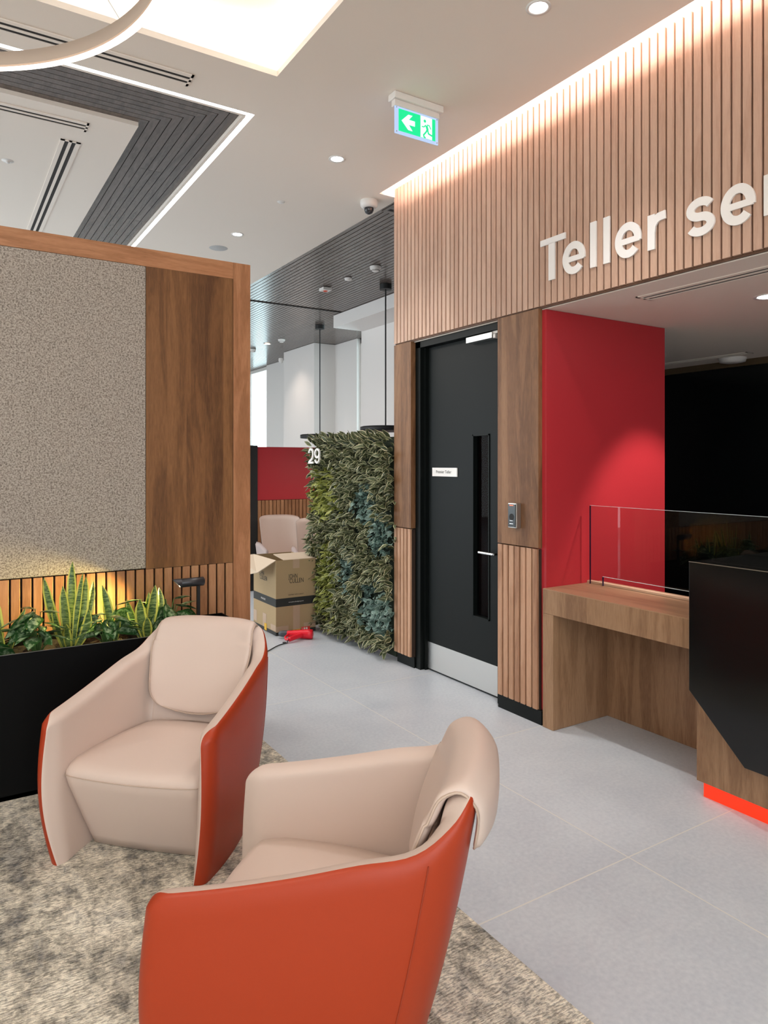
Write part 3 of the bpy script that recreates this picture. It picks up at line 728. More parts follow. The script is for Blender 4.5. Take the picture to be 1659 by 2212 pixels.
# garden spotlight
t = thing('garden_spotlight', 'black garden spotlight on a post shining over the planter', 'spotlight', (1.17, 3.72, .60))
obj('post', MB().box(1.163, 1.179, 3.712, 3.728, .60, .868), 'black_matt', t)
hd = MB(); hd.lathe([(.018, 1.196), (.0235, 1.192), (.0235, 1.07), (.021, 1.068)], (0, 3.70, .868), 24, 'X', cap=True)
v = []; f = []
nv = 24
for i in range(nv):                                    # slanted hood
    a = 2*PI*i/nv; dx = .045*(.5+.5*math.sin(a)); v += [(1.072, 3.70+.0235*math.cos(a), .868+.0235*math.sin(a)), (1.072-dx, 3.70+.0240*math.cos(a), .868+.0240*math.sin(a))]
hd.add(v, [(2*i, 2*i+1, 2*((i+1) % nv)+1, 2*((i+1) % nv)) for i in range(nv)], smooth=True)
obj('lamp_head', hd, mat('graphite lamp housing', (.045, .045, .05), .35, metal=.5), t)
obj('lens', MB().lathe([(.0001, 1.0665), (.0205, 1.0665)], (0, 3.70, .868), 20, 'X', cap=False), emit('spotlight lens', (1.0, .85, .5), 6.0), t)
spot('garden_spot_light', (1.045, 3.70, .868), (.1, 3.80, .60), 62, (1.0, .76, .26), 78, 1.0, .012)

# ================================================================== ARMCHAIRS (outer shell, inner shell, seat, head cushion)
RX = [(0, .352), (.15, .346), (.3, .338), (.45, .327), (.58, .313), (.7, .288), (.82, .236), (.91, .121), (1, 0)]
RY = [(0, .022), (.15, -.148), (.3, -.31), (.45, -.458), (.58, -.573), (.7, -.65), (.82, -.70), (.91, -.714), (1, -.714)]
RZ = [(0, .540), (.15, .568), (.3, .601), (.45, .636), (.58, .658), (.7, .706), (.82, .755), (.91, .766), (1, .764)]
BX = [(0, .317), (.15, .324), (.3, .320), (.45, .308), (.58, .290), (.7, .262), (.82, .205), (.91, .105), (1, 0)]
BY = [(0, .010), (.15, -.115), (.3, -.235), (.45, -.335), (.58, -.415), (.7, -.472), (.82, -.508), (.91, -.520), (1, -.522)]
def shell_path_top(a): return smooth(RX, a), smooth(RY, a)
def shell_path_bot(a): return smooth(BX, a), smooth(BY, a)
def shell_h(a): return smooth(RZ, a)
LEN = 1.0
def shell_pt(s, v):
    sg = 1 if s >= 0 else -1; a = 1-abs(s)
    h = shell_h(a); r_ = .048; dist = a*LEN
    if dist < r_: h -= r_-math.sqrt(max(0, r_*r_-(r_-dist)**2))
    z = h*v
    zz = z/.75
    xt, yt = shell_path_top(a); xb, yb = shell_path_bot(a)
    q = min(1, zz/ (h/.75)) if h else 0
    q = q**.85
    x_ = lerp(xb, xt, q); y_ = lerp(yb, yt, q)
    bow = .022*math.sin(PI*min(1, v))
    x_ += bow*(1-a**3)
    y_ += (.020*math.sin(PI*v))*(1-min(1, a*3)) - .012*math.sin(PI*v)*a
    return Vector((sg*x_, y_, z))
def shell_n(s, v):
    e = .01
    du = shell_pt(min(1, s+e), v)-shell_pt(max(-1, s-e), v); du.z = 0
    n_ = Vector((-du.y, du.x, 0))       # horizontal normal
    n_.normalize()
    p = shell_pt(s, v); c_ = Vector((0, -.25, p.z))
    if n_.dot(p-c_) < 0: n_ = -n_
    return n_
def edge_fall(s, v, r_=.045):
    a = (1-abs(s))*1.0; h = shell_h(a); d = min(a*.9, (1-v)*h, v*h*1.2+.02)
    t_ = min(1, d/r_); return math.sqrt(max(0, 1-(1-t_)**2))
def remap(u):      # denser sampling near the arm fronts
    s = u*2-1; sg = 1 if s >= 0 else -1; a = 1-abs(s); a2 = a*a*(1.6-.6*a); return sg*(1-a2)
def remap_v(v): return 1-(1-v)**1.6
def fw(s): q = min(1, (1-abs(s))/.06); return 1-q*q*(3-2*q)
def inset(s): return lerp(.014, .042, fw(s))
def outer(u, v):
    s = remap(u); vv = remap_v(v); return tuple(shell_pt(s, vv)+shell_n(s, vv)*(inset(s)*(edge_fall(s, vv, .05)-1)))
def inner(u, v):
    s = remap(u); vv = remap_v(v); n_ = shell_n(s, vv)
    return tuple(shell_pt(s, vv)-n_*inset(s)-n_*(lerp(.052, .010, fw(s))*edge_fall(s, vv, .032)+.020*math.sin(PI*min(1, vv))*edge_fall(s, vv, .15)))
def pad_pt(u, v, side):
    """u across -1..1, v along profile."""
    prof = [(0, (-.520, .400)), (.22, (-.548, .520)), (.42, (-.592, .640)), (.56, (-.630, .725)), (.64, (-.652, .760)), (.70, (-.688, .777)), (.76, (-.716, .768)), (.82, (-.740, .735)), (1, (-.736, .640))]
    y_ = smooth([(p, q[0]) for p, q in prof], v); z_ = smooth([(p, q[1]) for p, q in prof], v)
    w = smooth([(0, .205), (.3, .226), (.45, .236), (.6, .230), (.75, .226), (1, .220)], v)
    r_ = .085; d = v*.55
    if d < r_: w -= (r_-math.sqrt(max(0, r_*r_-(r_-d)**2)))*.9
    d = (1-v)*.55
    if d < .04: w -= (.04-math.sqrt(max(0, .04**2-(.04-d)**2)))*.7
    # follow the curved back
    k_ = .010+.03*v
    y2 = y_+k_*(abs(u)**3)
    z2 = z_-.012*abs(u)**3 if v > .5 else z_+.022*(1-v*2)*u*u
    e = .01
    ya, za = smooth([(p, q[0]) for p, q in prof], max(0, v-e)), smooth([(p, q[1]) for p, q in prof], max(0, v-e))
    yb, zb = smooth([(p, q[0]) for p, q in prof], min(1, v+e)), smooth([(p, q[1]) for p, q in prof], min(1, v+e))
    n_ = Vector((0, (zb-za), -(yb-ya))); n_.normalize()
    ed = min((1-abs(u))*w, v*.46, (1-v)*.46); t_ = min(1, ed/.028); fall = math.sqrt(max(0, 1-(1-t_)**2))
    th = .011*fall*side
    return (u*w-0, y2+n_.y*th, z2+n_.z*th)
def seat_ring(z, w, yf, bow, back=-.50):
    pts = []; r_ = .05
    n1_ = 22
    for i in range(n1_+1):           # front edge, left to right
        q = i/n1_*2-1; x_ = q*w; e = abs(q); y_ = yf+bow*(1-q*q)
        c_ = max(0, (e-.86)/.14); y_ -= r_*(1-math.sqrt(max(0, 1-c_*c_)))
        pts.append((x_, y_, z))
    for i in range(1, 12):
        t_ = i/12; pts.append((w*(1-.25*t_*t_), lerp(yf-r_, back, t_), z))
    for i in range(0, 13): q = 1-i/12*2; pts.append((q*w*.75, back-.03*(1-q*q), z))
    for i in range(11, 0, -1):
        t_ = i/12; pts.append((-w*(1-.25*t_*t_), lerp(yf-r_, back, t_), z))
    return pts
def make_armchair(label, loc, ang):
    t = thing('armchair', label, 'armchair', loc, ang-PI/2, 'cream and orange tub armchairs')
    o = obj('outer_shell', MB().grid(outer, 96, 30), 'orange_leather', t, local=True, weld=True)
    obj('inner_shell', MB().grid(inner, 96, 30), 'cream_leather', t, local=True, weld=True)
    mb = MB(); mb.grid(lambda u, v: pad_pt(u*2-1, v, 1), 48, 60); mb.grid(lambda u, v: pad_pt(u*2-1, v, -1), 48, 60)
    hc = obj('head_cushion', mb, 'cream_leather', t, local=True, weld=True)
    pts = [pad_pt(-1, .02+.96*i/40, 0) for i in range(41)]
    loop = [pad_pt(-1, v/40, 0) for v in range(41)]+[pad_pt(u/20-1, 1, 0) for u in range(1, 40)]+[pad_pt(1, 1-v/40, 0) for v in range(41)]+[pad_pt(1-u/20, 0, 0) for u in range(1, 40)]
    obj('piping', MB().tube(loop, .0032, 6, closed=True), 'piping', hc, local=True)
    rings = [(.004, .262, -.165, .012), (.05, .266, -.142, .016), (.16, .275, -.092, .022), (.28, .287, -.040, .026), (.318, .292, -.030, .028), (.335, .293, -.032, .028), (.350, .287, -.045, .028), (.360, .272, -.065, .026), (.366, .23, -.10, .022)]
    mb = MB(); R_ = [seat_ring(*q) for q in rings]; n_ = len(R_[0])
    v = [p for r_ in R_ for p in r_]; f = []
    for i in range(len(R_)-1):
        for j in range(n_): f.append((i*n_+j, i*n_+(j+1) % n_, (i+1)*n_+(j+1) % n_, (i+1)*n_+j))
    mb.add(v, f, smooth=True)
    last = R_[-1]; cx, cy = 0, -.30                           # crowned top
    prev = last; base = len(mb.v)-n_
    vs = list(last); fs = []
    for kk in range(1, 7):
        q = 1-kk/6.0
        ring = [(cx+(p[0]-cx)*q, cy+(p[1]-cy)*q, .366+.022*(1-q*q)) for p in last]
        vs += ring
    for i in range(6):
        for j in range(n_): fs.append((i*n_+j, i*n_+(j+1) % n_, (i+1)*n_+(j+1) % n_, (i+1)*n_+j))
    mb.add(vs, fs, smooth=True); mb.add(R_[0], [list(range(n_))])
    st = obj('seat', mb, 'cream_leather', t, local=True, weld=True)
    sm_ = seat_ring(.322, .294, -.029, .0285)[:23]
    obj('seam', MB().tube(sm_, .0016, 6), 'piping', st, local=True)
    for sx in (-1, 1):
        pts = [tuple(shell_pt(sx*.367, v/20)+shell_n(sx*.367, v/20)*.0008) for v in range(0, 20)]
        obj('seam', MB().tube(pts, .0015, 6), mat('orange stitching', (.30, .035, .01), .5), o, local=True)
    return t
make_armchair('cream armchair with orange shell beside the planter, facing the viewer', (.567, 2.655, .0105), -2.353)
make_armchair('foreground cream armchair seen from its orange side, facing left', (.615, 1.827, .0105), 2.419)

# ================================================================== PLANT WALL
t = thing('plant_wall', 'leafy artificial plant wall panel left of the door', 'plant wall', (2.94, 5.15, 0))
obj('backing_panel', MB().box(2.925, 2.99, 4.46, 5.77, .03, 1.70), mat('dark green backing', (.012, .02, .008), .9), t)
rg = random.Random(21)
fol = {'leaf_dark': MB(), 'leaf_lime': MB(), 'leaf_blue': MB()}
cnt = 0
def zone(yy, zz):
    n_ = noise.noise(Vector((yy*2.2, zz*2.2, 4.0)))
    u_ = (5.77-yy)/1.31; w_ = zz/1.72
    lime = max(math.exp(-((u_-.20)/.22)**2-((w_-.70)/.13)**2), math.exp(-((u_-.22)/.16)**2-((w_-.30)/.20)**2))
    blue = max(math.exp(-((u_-.72)/.14)**2-((w_-.67)/.10)**2), math.exp(-((u_-.88)/.12)**2-((w_-.52)/.12)**2), math.exp(-((u_-.85)/.18)**2-((w_-.22)/.12)**2), math.exp(-((u_-.52)/.10)**2-((w_-.33)/.12)**2))
    q = rg.random()
    if blue+n_*.25 > .45+.2*(q-.5): return 'leaf_blue'
    if lime+n_*.3 > .42+.5*(q-.5): return 'leaf_lime'
    return 'leaf_dark'
for i in range(4600):
    yy = rg.uniform(4.455, 5.79); zz = rg.uniform(.05, 1.715); kx = zone(yy, zz)
    lump = .04*noise.noise(Vector((yy*6, zz*6, 1)))
    dep = rg.uniform(-.01, .075)+lump*1.3; base = Vector((2.915-max(0, dep)*.8, yy, zz))
    if kx == 'leaf_blue': L = rg.uniform(.040, .060); w = L*.75
    elif kx == 'leaf_lime': L = rg.uniform(.060, .085); w = L*.40
    else: L = rg.uniform(.065, .105); w = L*.42
    d = Vector((-rg.uniform(.35, 1.1), rg.uniform(-.95, .95), rg.uniform(-.75, .45))).normalized()
    if zz > 1.66: d.z = abs(d.z)+.3; d.normalize()
    tip = base+d*L
    if tip.y < 4.40: tip.y = 4.40
    if tip.x > 2.92: tip.x = 2.92
    blade(fol[kx], base, tip, w, (rg.uniform(-.006, .003), 0, rg.uniform(0, .012)), (-.4, rg.uniform(-.5, .5), rg.uniform(-.2, 1.0)), 5, rg.uniform(.05, .3), ovate)
for kx, lb in (('leaf_dark', 'dark green leaves with cream edges'), ('leaf_lime', 'yellow green leaves'), ('leaf_blue', 'blue green round leaves')):
    o = obj('foliage', fol[kx], kx, t); o['kind'] = 'stuff'; o['label'] = lb
# 29 on the plant wall
t = thing('number_sign', 'white number 29 mounted at the upper left of the plant wall', 'sign', (2.80, 5.69, 1.494))
nh = .135; nw = .098; ns = .018
def dig(ch, u0):
    mb = MB(); fr_ = ((2.80, 5.69-u0, 1.494), (0, -1, 0), (0, 0, 1)); h = ns/2
    if ch == '2': ribbon(mb, arc(nw/2, nh-nw/2+.002, nw/2-h, nw/2-h, 170, 0, 14)+arc(nw*.1, nh-nw/2+.002, nw*.9-h, nh*.55, -4, -38, 5)+[(h+.002, h+.004)], ns, fr_, .012); ribbon(mb, [(0, h), (nw, h)], ns, fr_, .0119)
    else:
        ribbon(mb, arc(nw/2, nh-.045, nw/2-h, .045-h, 0, 360, 26)[:-1], ns, fr_, .012, closed=True)
        ribbon(mb, [(nw-h, nh-.045)]+arc(nw/2, .040, nw/2-h, .040-h, 0, -170, 14), ns, fr_, .0119)
    return mb
obj('digit', dig('2', 0), 'white_gloss', t); obj('digit', dig('9', .122), 'white_gloss', t)
obj('bracket', MB().tube([(2.802, 5.64, 1.56), (2.92, 5.64, 1.56)], .003, 6).tube([(2.802, 5.53, 1.62), (2.92, 5.53, 1.62)], .003, 6), 'steel', t)

# ================================================================== CARDBOARD BOX
bx0, bx1, by0, by1, bz = 2.46, 2.842, 5.649, 6.16, .652
t = thing('cardboard_box', 'open brown cardboard carton with a black band left of the plant wall', 'box', (2.65, 5.9, 0))
th = .006; mb = MB()
mb.box(bx0, bx1, by0, by0+th, .002, bz); mb.box(bx0, bx1, by1-th, by1, .002, bz); mb.box(bx0, bx0+th, by0+th, by1-th, .002, bz); mb.box(bx1-th, bx1, by0+th, by1-th, .002, bz); mb.box(bx0, bx1, by0, by1, .002, .008)
obj('carton_body', mb, 'card', t)
obj('flap', MB().prism([(by0+.002, bz), (by0+.01, bz+.005), (by0+.22, bz+.030), (by0+.22, bz+.024)], 'X', bx0+.07, bx1-.005), 'card_in', t)
o = obj('flap', MB().add([(bx0, by0+.004, bz), (bx0, by1-.01, bz), (bx0-.16, by1+.06, bz-.02), (bx0-.17, by0+.30, bz-.15), (bx0-.14, by0+.06, bz-.10),
                      (bx0, by0+.004, bz+.005), (bx0, by1-.01, bz+.005), (bx0-.16, by1+.06, bz-.015), (bx0-.175, by0+.30, bz-.145), (bx0-.145, by0+.06, bz-.095)],
                     [(0, 1, 2, 3, 4), (5, 9, 8, 7, 6), (0, 5, 6, 1), (1, 6, 7, 2), (2, 7, 8, 3), (3, 8, 9, 4), (4, 9, 5, 0)]), 'card_in', t)
bd = MB(); e = .0008
bd.box(bx0-e, bx1+e, by0-e, by0, .249, .320); bd.box(bx0-e, bx0, by0-e, by1, .249, .320); bd.box(bx1, bx1+e, by0, by1, .249, .320)
bd.box(bx0-e, bx1, by0-e, by0, .002, .034); bd.box(bx0-e, bx0, by0, by1, .002, .034)
obj('printed_band', bd, 'print', t)
for a_ in ((2.622, 2.687, by0-.0016, by0-.0009, .034, .246), (2.620, 2.683, by0-.0016, by0-.0008, .575, bz), (2.46, 2.577, by0-.0022, by0-.0009, .030, .080), (2.725, 2.84, by0-.002, by0-.0009, .045, .085),
           (bx0-.0016, bx0-.0009, 5.86, 5.94, .034, .155), (bx0-.0020, bx0-.0009, by0, 5.76, .04, .09), (bx0-.0016, bx0-.0009, 6.08, 6.16, .05, .15)):
    obj('tape', MB().box(*a_), 'tape', t)
obj('lettering', text_mb('JOHN', .056, (2.580, by0-.0012, .488), (1, 0, 0), (0, 0, 1), .0006, width=.085), 'print', t)
obj('lettering', text_mb('CULLEN', .056, (2.586, by0-.0012, .447), (1, 0, 0), (0, 0, 1), .0006, width=.135), 'print', t)
obj('lettering', text_mb('INSPIRE WITH LIGHT', .014, (2.578, by0-.0012, .340), (1, 0, 0), (0, 0, 1), .0006, width=.145), 'print', t)
obj('lettering', text_mb('www.johncullenlighting.com', .012, (2.578, by0-.0022, .278), (1, 0, 0), (0, 0, 1), .0006, width=.145), 'white_plastic', t)
obj('lettering', text_mb('JOHN', .056, (bx0-.0012, 6.02, .492), (0, -1, 0), (0, 0, 1), .0006, width=.11), 'print', t)
obj('lettering', text_mb('CULLEN', .056, (bx0-.0012, 6.01, .450), (0, -1, 0), (0, 0, 1), .0006, width=.165), 'print', t)
obj('lettering', text_mb('FRAGILE', .022, (bx0-.0022, 5.98, .275), (0, -1, 0), (0, 0, 1), .0006, width=.10), 'white_plastic', t)
lb_m = mat('yellow warning label', (.75, .42, .02), .5)
obj('label_sticker', MB().box(2.615, 2.692, by0-.0035, by0-.0022, .004, .036).box(bx0-.003, bx0-.0017, 5.85, 5.90, .01, .07), lb_m, t)
obj('label_marking', MB().box(2.622, 2.632, by0-.0042, by0-.0034, .018, .030).box(2.642, 2.650, by0-.0042, by0-.0034, .020, .032).box(2.664, 2.672, by0-.0042, by0-.0034, .010, .028), 'print', t)
rl = obj('label_sticker', MB().box(2.700, 2.786, by0-.0035, by0-.0022, .004, .050), mat('red and white label', (.80, .05, .03), .5), t)
obj('label_window', MB().box(2.722, 2.738, by0-.0042, by0-.0034, .010, .044).box(2.745, 2.760, by0-.0042, by0-.0034, .010, .044).box(2.706, 2.710, by0-.0042, by0-.0034, .010, .044), 'white_plastic', rl)

# ================================================================== RED DRILL
t = thing('power_drill', 'red corded hand tool lying on the tiles in front of the carton', 'drill', (2.55, 5.45, 0))
A = Vector((2.650, 5.415, .042)); B = Vector((2.500, 5.535, .040))
ax = (B-A).normalized()
mb = MB(); mb.tube([A-ax*.045, A-ax*.040, A, A+ax*.05, A+ax*.10, B-ax*.01], [.026, .040, .041, .038, .032, .026], 20)
gA = A+ax*.03; gB = Vector((2.455, 5.375, .030))
mb.tube([gA, gA.lerp(gB, .5), gB.lerp(gA, .05), gB], [.022, .019, .020, .015], 14)
mb.tube([B-ax*.035+Vector((0, 0, .005)), Vector((2.462, 5.460, .034)), Vector((2.438, 5.40, .030)), gB], [.010, .009, .009, .011], 10)
obj('body', mb, 'red_tool', t)
mb = MB(); mb.tube([B-ax*.015, B+ax*.03, B+ax*.055, B+ax*.06], [.027, .026, .020, .012], 18)
obj('chuck', mb, 'dark_tool', t)
mb = MB(); cab = []
for i in range(40):
    q = i/39; cab.append((lerp(2.455, 2.02, q), lerp(5.375, 5.13, q)+.02*math.sin(q*7), .0062))
mb.tube([gB, (2.440, 5.37, .018)]+cab[1:], .0042, 8)
mb.tube([(2.418+.017*math.cos(a_/12*2*PI), 5.372+.017*math.sin(a_/12*2*PI), .006+.006*math.sin(a_/12*PI)) for a_ in range(12)], .003, 6, closed=True)
obj('power_cable', mb, 'black_matt', t)

# ================================================================== FAR LOW PARTITION AND CHAIRS
t = thing('low_partition', 'low partition with red top and timber slats behind the visitor chairs', 'partition', (3.1, 7.80, 0))
obj('end_post', MB().box(3.065, 3.160, 7.79, 7.88, .001, 1.705), 'black_matt', t)
obj('red_panel', MB().box(3.162, 5.2, 7.80, 7.86, 1.060, 1.690), 'red_paint', t, bevel=.002)
mb = MB(); x = 3.166
while x < 5.15: mb.box(x, x+.040, 7.80, 7.825, .06, 1.056); x += .049
obj('slats', mb, 'slat_wood', t); obj('backing_board', MB().box(3.162, 5.2, 7.826, 7.86, .001, 1.058), 'groove', t)

def make_visitor(label, loc, rz):
    t = thing('visitor_chair', label, 'chair', loc, rz, 'cream visitor chairs at the low partition')
    def back(side):
        def fn(u, v):
            q = u*2-1; w = .235+.015*v; ang_ = q*1.0
            x_ = w*math.sin(ang_)/math.sin(1.0); y_ = -.20-.10*v+.17*(abs(q)**2.2); z_ = .44+.45*v-.03*(abs(q)**4)*v
            d = min((1-abs(q))*.25, (1-v)*.45); f_ = math.sqrt(max(0, 1-(1-min(1, d/.03))**2))
            return (x_, y_+side*.02*f_, z_)
        return fn
    mb = MB(); mb.grid(back(1), 24, 16); mb.grid(back(-1), 24, 16)
    obj('backrest', mb, 'cream_leather', t, local=True, weld=True)
    for sx in (-1, 1):
        def arm(side):
            def fn(u, v):
                y_ = lerp(-.17, .20, u); z_ = lerp(.38, .60-.10*max(0, u-.35)**1.2, v); x_ = sx*(.245+.03*v*(1-u)+.02*u)
                d = min(u*.4, (1-u)*.4, (1-v)*.2); f_ = math.sqrt(max(0, 1-(1-min(1, d/.03))**2))
                return (x_+side*.02*f_, y_, z_)
            return fn
        mb = MB(); mb.grid(arm(1), 16, 8); mb.grid(arm(-1), 16, 8)
        obj('armrest', mb, 'shell_grey', t, local=True, weld=True)
    obj('seat', MB().box(-.235, .235, -.24, .22, .38, .45, .02), 'cream_leather', t, local=True)
    mb = MB(); mb.lathe([(.03, .06), (.03, .37), (.07, .38)], (0, 0, 0), 16)
    obj('column', mb, 'steel', t, local=True)
    for i in range(4):
        a = i*PI/2+PI/4; obj('leg', MB().tube([(0, 0, .055), (.26*math.cos(a), .26*math.sin(a), .016)], [.018, .013], 8), 'steel', t, local=True)
    return t
c1 = make_visitor('cream visitor chair nearer the black post', (3.33, 7.42, 0), math.radians(176))
dup(c1, (3.47, 6.78, 0), math.radians(165), 'cream visitor chair half hidden by the plant wall')

# ================================================================== CEILING THINGS
# recessed led line around the timber border
t = thing('led_line', 'thin white L shaped light line edging the dark timber ceiling', 'light', (1.51, 3.83, ZC))
obj('led_strip', MB().box(-5, 1.522, 3.818, 3.842, ZC+.004, ZC+.008), 'led_cool', t)
obj('led_strip', MB().box(1.498, 1.522, 3.842, 16.2, ZC+.004, ZC+.008), 'led_cool', t)
# hidden strips
t = thing('coffer_lighting', 'warm strip lights hidden round the edge of the ceiling coffer', 'light', (0, 3.5, ZC+.04))
for a_ in ((1.56, 1.60, .45, 3.48), (-1.02, -.98, .45, 3.48), (-.98, 1.56, 3.44, 3.48), (-.98, 1.56, .45, .49)): obj('led_strip', MB().box(*a_, ZC+.045, ZC+.055), 'led_coffer', t)
o = obj('cove_led_strip', MB().box(2.690, 2.705, -3.5, 4.40, ZC+.070, ZC+.076), 'led_warm'); tag(o, 'warm strip light hidden in the cove above the slatted wall', 'light')
area('cove_light', (2.70, 2.0, ZC+.085), (0, math.radians(-78), 0), .02, 4.6, 12, (1, .78, .74))

# ring pendant
RC = Vector((-.29, 1.975, 2.80)); RO = .822; RI = .795
t = thing('ring_pendant', 'large glowing ring pendant at the top left corner', 'pendant light', tuple(RC))
obj('ring_body', MB().lathe([(RO, .006), (RO, .050), (RI, .050), (RI, .006)], RC, 128, cap=False), mat('beige ring housing', (.42, .34, .28), .5), t)
obj('diffuser', MB().lathe([(RO-.001, .0), (RO+.001, .010), (RO+.001, .016)], RC, 128, cap=False).lathe([(RI+.001, .0), (RO-.001, .0)], RC, 128, cap=False), 'led_ring', t)
mb = MB()
for i in range(3):
    a = math.radians(140+i*120); mb.tube([(RC.x+.81*math.cos(a), RC.y+.81*math.sin(a), RC.z+.05), (RC.x, RC.y, 3.66)], .0015, 6)
obj('suspension_wire', mb, 'steel', t)

def downlight(loc, label, warm=False, r_=.042, power=30, target=None, grp='downlights'):
    t = thing('downlight', label, 'downlight', loc, 0, grp)
    obj('trim_ring', MB().lathe([(r_*1.30, 0), (r_*1.30, -.004), (r_, -.004), (r_*.9, 0)], (0, 0, 0), 28, cap=False), 'white_plastic', t, local=True)
    obj('lens', MB().lathe([(.0001, -.0015), (r_*.93, -.0015)], (0, 0, 0), 24, cap=False), 'lamp_warm' if warm else 'lamp', t, local=True)
    if power: spot('downlight_beam', (loc[0], loc[1], loc[2]-.012), target or (loc[0], loc[1], 0), power, (1, .84, .72) if warm else (.98, .95, .92), 95, .9, .035)
    return t
downlight((2.222, 2.25, ZC), 'round downlight at the top of the photo above the lettering', power=60)
downlight((2.209, 4.078, ZC), 'round downlight left of the green exit sign', power=55)
downlight((2.200, 5.888, ZC), 'round downlight nearest the ceiling speaker', power=45)
downlight((4.653, 11.05, ZC), 'warm downlight in the timber ceiling by the far column', warm=True, r_=.05, power=22, target=(5.27, 11.0, 1.0))
downlight((3.70, 2.06, 2.380), 'round downlight in the low soffit of the teller bay', r_=.055, power=10)
downlight((5.45, 2.83, 2.380), 'small downlight close to the black rear wall', r_=.04, power=5, target=(5.72, 2.83, 2.0))

# slot diffusers
def diffuser(label, x0, x1, y0, y1, z, along):
    t = thing('slot_diffuser', label, 'air vent', ((x0+x1)/2, (y0+y1)/2, z), 0, 'linear slot air diffusers')
    fb = MB(); sb = MB(); zt, zb = z, z-.005
    if along == 'X':
        w = y1-y0; e = .012
        for a_, b_ in ((0, .22), (.42, .58), (.78, 1)): fb.box(x0, x1, y0+w*a_, y0+w*b_, zb, zt)
        for a_ in (x0, x1-e): fb.box(a_, a_+e, y0, y1, zb, zt)
        sb.box(x0+e, x1-e, y0+w*.22, y0+w*.42, zt-.0015, zt).box(x0+e, x1-e, y0+w*.58, y0+w*.78, zt-.0015, zt)
    else:
        w = x1-x0; e = .012
        for a_, b_ in ((0, .22), (.42, .58), (.78, 1)): fb.box(x0+w*a_, x0+w*b_, y0, y1, zb, zt)
        for a_ in (y0, y1-e): fb.box(x0, x1, a_, a_+e, zb, zt)
        sb.box(x0+w*.22, x0+w*.42, y0+e, y1-e, zt-.0015, zt).box(x0+w*.58, x0+w*.78, y0+e, y1-e, zt-.0015, zt)
    obj('frame', fb, M['ceiling'], t); obj('slot', sb, 'slot_dark', t)
diffuser('long slot vent between the glowing coffer and the white light line', -2.0, 1.11, 3.59, 3.71, ZC-.0005, 'X')
diffuser('long slot vent at the left edge of the inner white ceiling', -2.0, .745, 4.43, 4.55, ZC-.0005, 'X')
diffuser('black slot vent running towards the partition top', .630, .745, 4.73, 7.4, ZC-.0005, 'Y')
diffuser('slot vent in the low soffit behind the lettering', 3.115, 3.25, -.5, 2.44, 2.3795, 'Y')
diffuser('slot vent close to the black rear wall', 5.40, 5.50, 3.18, 4.2, 2.3795, 'Y')
o = obj('timber_slot_vent', MB().box(2.955, 4.50, 8.195, 8.225, ZC-.004, ZC+.003), 'slot_dark'); tag(o, 'thin black slot vent crossing the far timber ceiling', 'air vent')
t = thing('slot_vent', 'short black two slot vent in the timber ceiling by the cove corner', 'air vent', (3.02, 4.66, ZC))
obj('frame', MB().box(2.97, 3.6, 4.55, 4.74, ZC-.001, ZC+.003), 'timber_ceiling', t); obj('slot', MB().box(3.0, 3.55, 4.58, 4.62, ZC-.002, ZC-.001).box(3.0, 3.55, 4.66, 4.70, ZC-.002, ZC-.001), 'slot_dark', t)

o = obj('ceiling_speaker', MB().lathe([(.0001, ZC-.004), (.078, ZC-.004), (.085, ZC-.0005)], (2.194, 6.363, 0), 32, cap=False), mat('pale grey speaker grille', (.50, .49, .48), .7)); tag(o, 'round white ceiling speaker grille above the partition', 'speaker')
o = obj('ceiling_sensor', MB().lathe([(.0001, ZC-.008), (.022, ZC-.007), (.030, ZC-.0005)], (2.21, 4.979, 0), 24, cap=False), 'white_plastic'); tag(o, 'tiny white ceiling sensor left of the dome camera', 'sensor')
o = obj('ceiling_sprinkler', MB().lathe([(.0001, ZC-.016), (.012, ZC-.015), (.013, ZC-.005), (.035, ZC-.003), (.037, ZC-.0005)], (.38, 5.268, 0), 24, cap=False), 'white_plastic'); tag(o, 'small round white sprinkler head in the inner white ceiling', 'sprinkler')
o = obj('ceiling_sprinkler', MB().lathe([(.0001, ZC-.02), (.02, ZC-.018), (.045, ZC-.004), (.05, ZC-.0005)], (2.19, 6.98, 0), 24, cap=False), mat('brown rim sprinkler', (.25, .14, .10), .5)); tag(o, 'brown rimmed ceiling fitting peeking over the partition top', 'sprinkler')
def smoke(loc, label, r_=.058):
    t = thing('smoke_detector', label, 'smoke detector', loc, 0, 'smoke detectors in the timber ceiling')
    obj('base', MB().lathe([(r_, 0), (r_, -.018), (r_*.95, -.022)], (0, 0, 0), 28), 'white_plastic', t, local=True)
    obj('sensor_cap', MB().lathe([(r_*.92, -.022), (r_*.82, -.038), (r_*.5, -.050), (.0001, -.052)], (0, 0, 0), 28, cap=False), 'white_plastic', t, local=True)
    mb = MB()
    for i in range(20):
        a = 2*PI*i/20; mb.tube([(r_*.82*math.cos(a), r_*.82*math.sin(a), -.036), (r_*.66*math.cos(a), r_*.66*math.sin(a), -.046)], .0024, 5)
    obj('grille', mb, 'slot_dark', t, local=True); return t
s1 = smoke((3.753, 6.109, ZC), 'round smoke detector closest to the slatted wall')
dup(s1, (4.675, 10.51, ZC), 0, 'smoke detector beside the warm downlight')
dup(s1, (4.654, 11.70, ZC), 0, 'farthest smoke detector next to the partition edge')
o = obj('ceiling_sensor', MB().lathe([(.0001, ZC-.022), (.036, ZC-.020), (.042, ZC-.0005)], (3.739, 6.65, 0), 24, cap=False), 'white_plastic'); tag(o, 'small flat round sensor in the timber ceiling between two detectors', 'sensor')
t = thing('alarm_sounder', 'square white alarm with a red face in the timber ceiling', 'alarm', (3.727, 7.158, ZC))
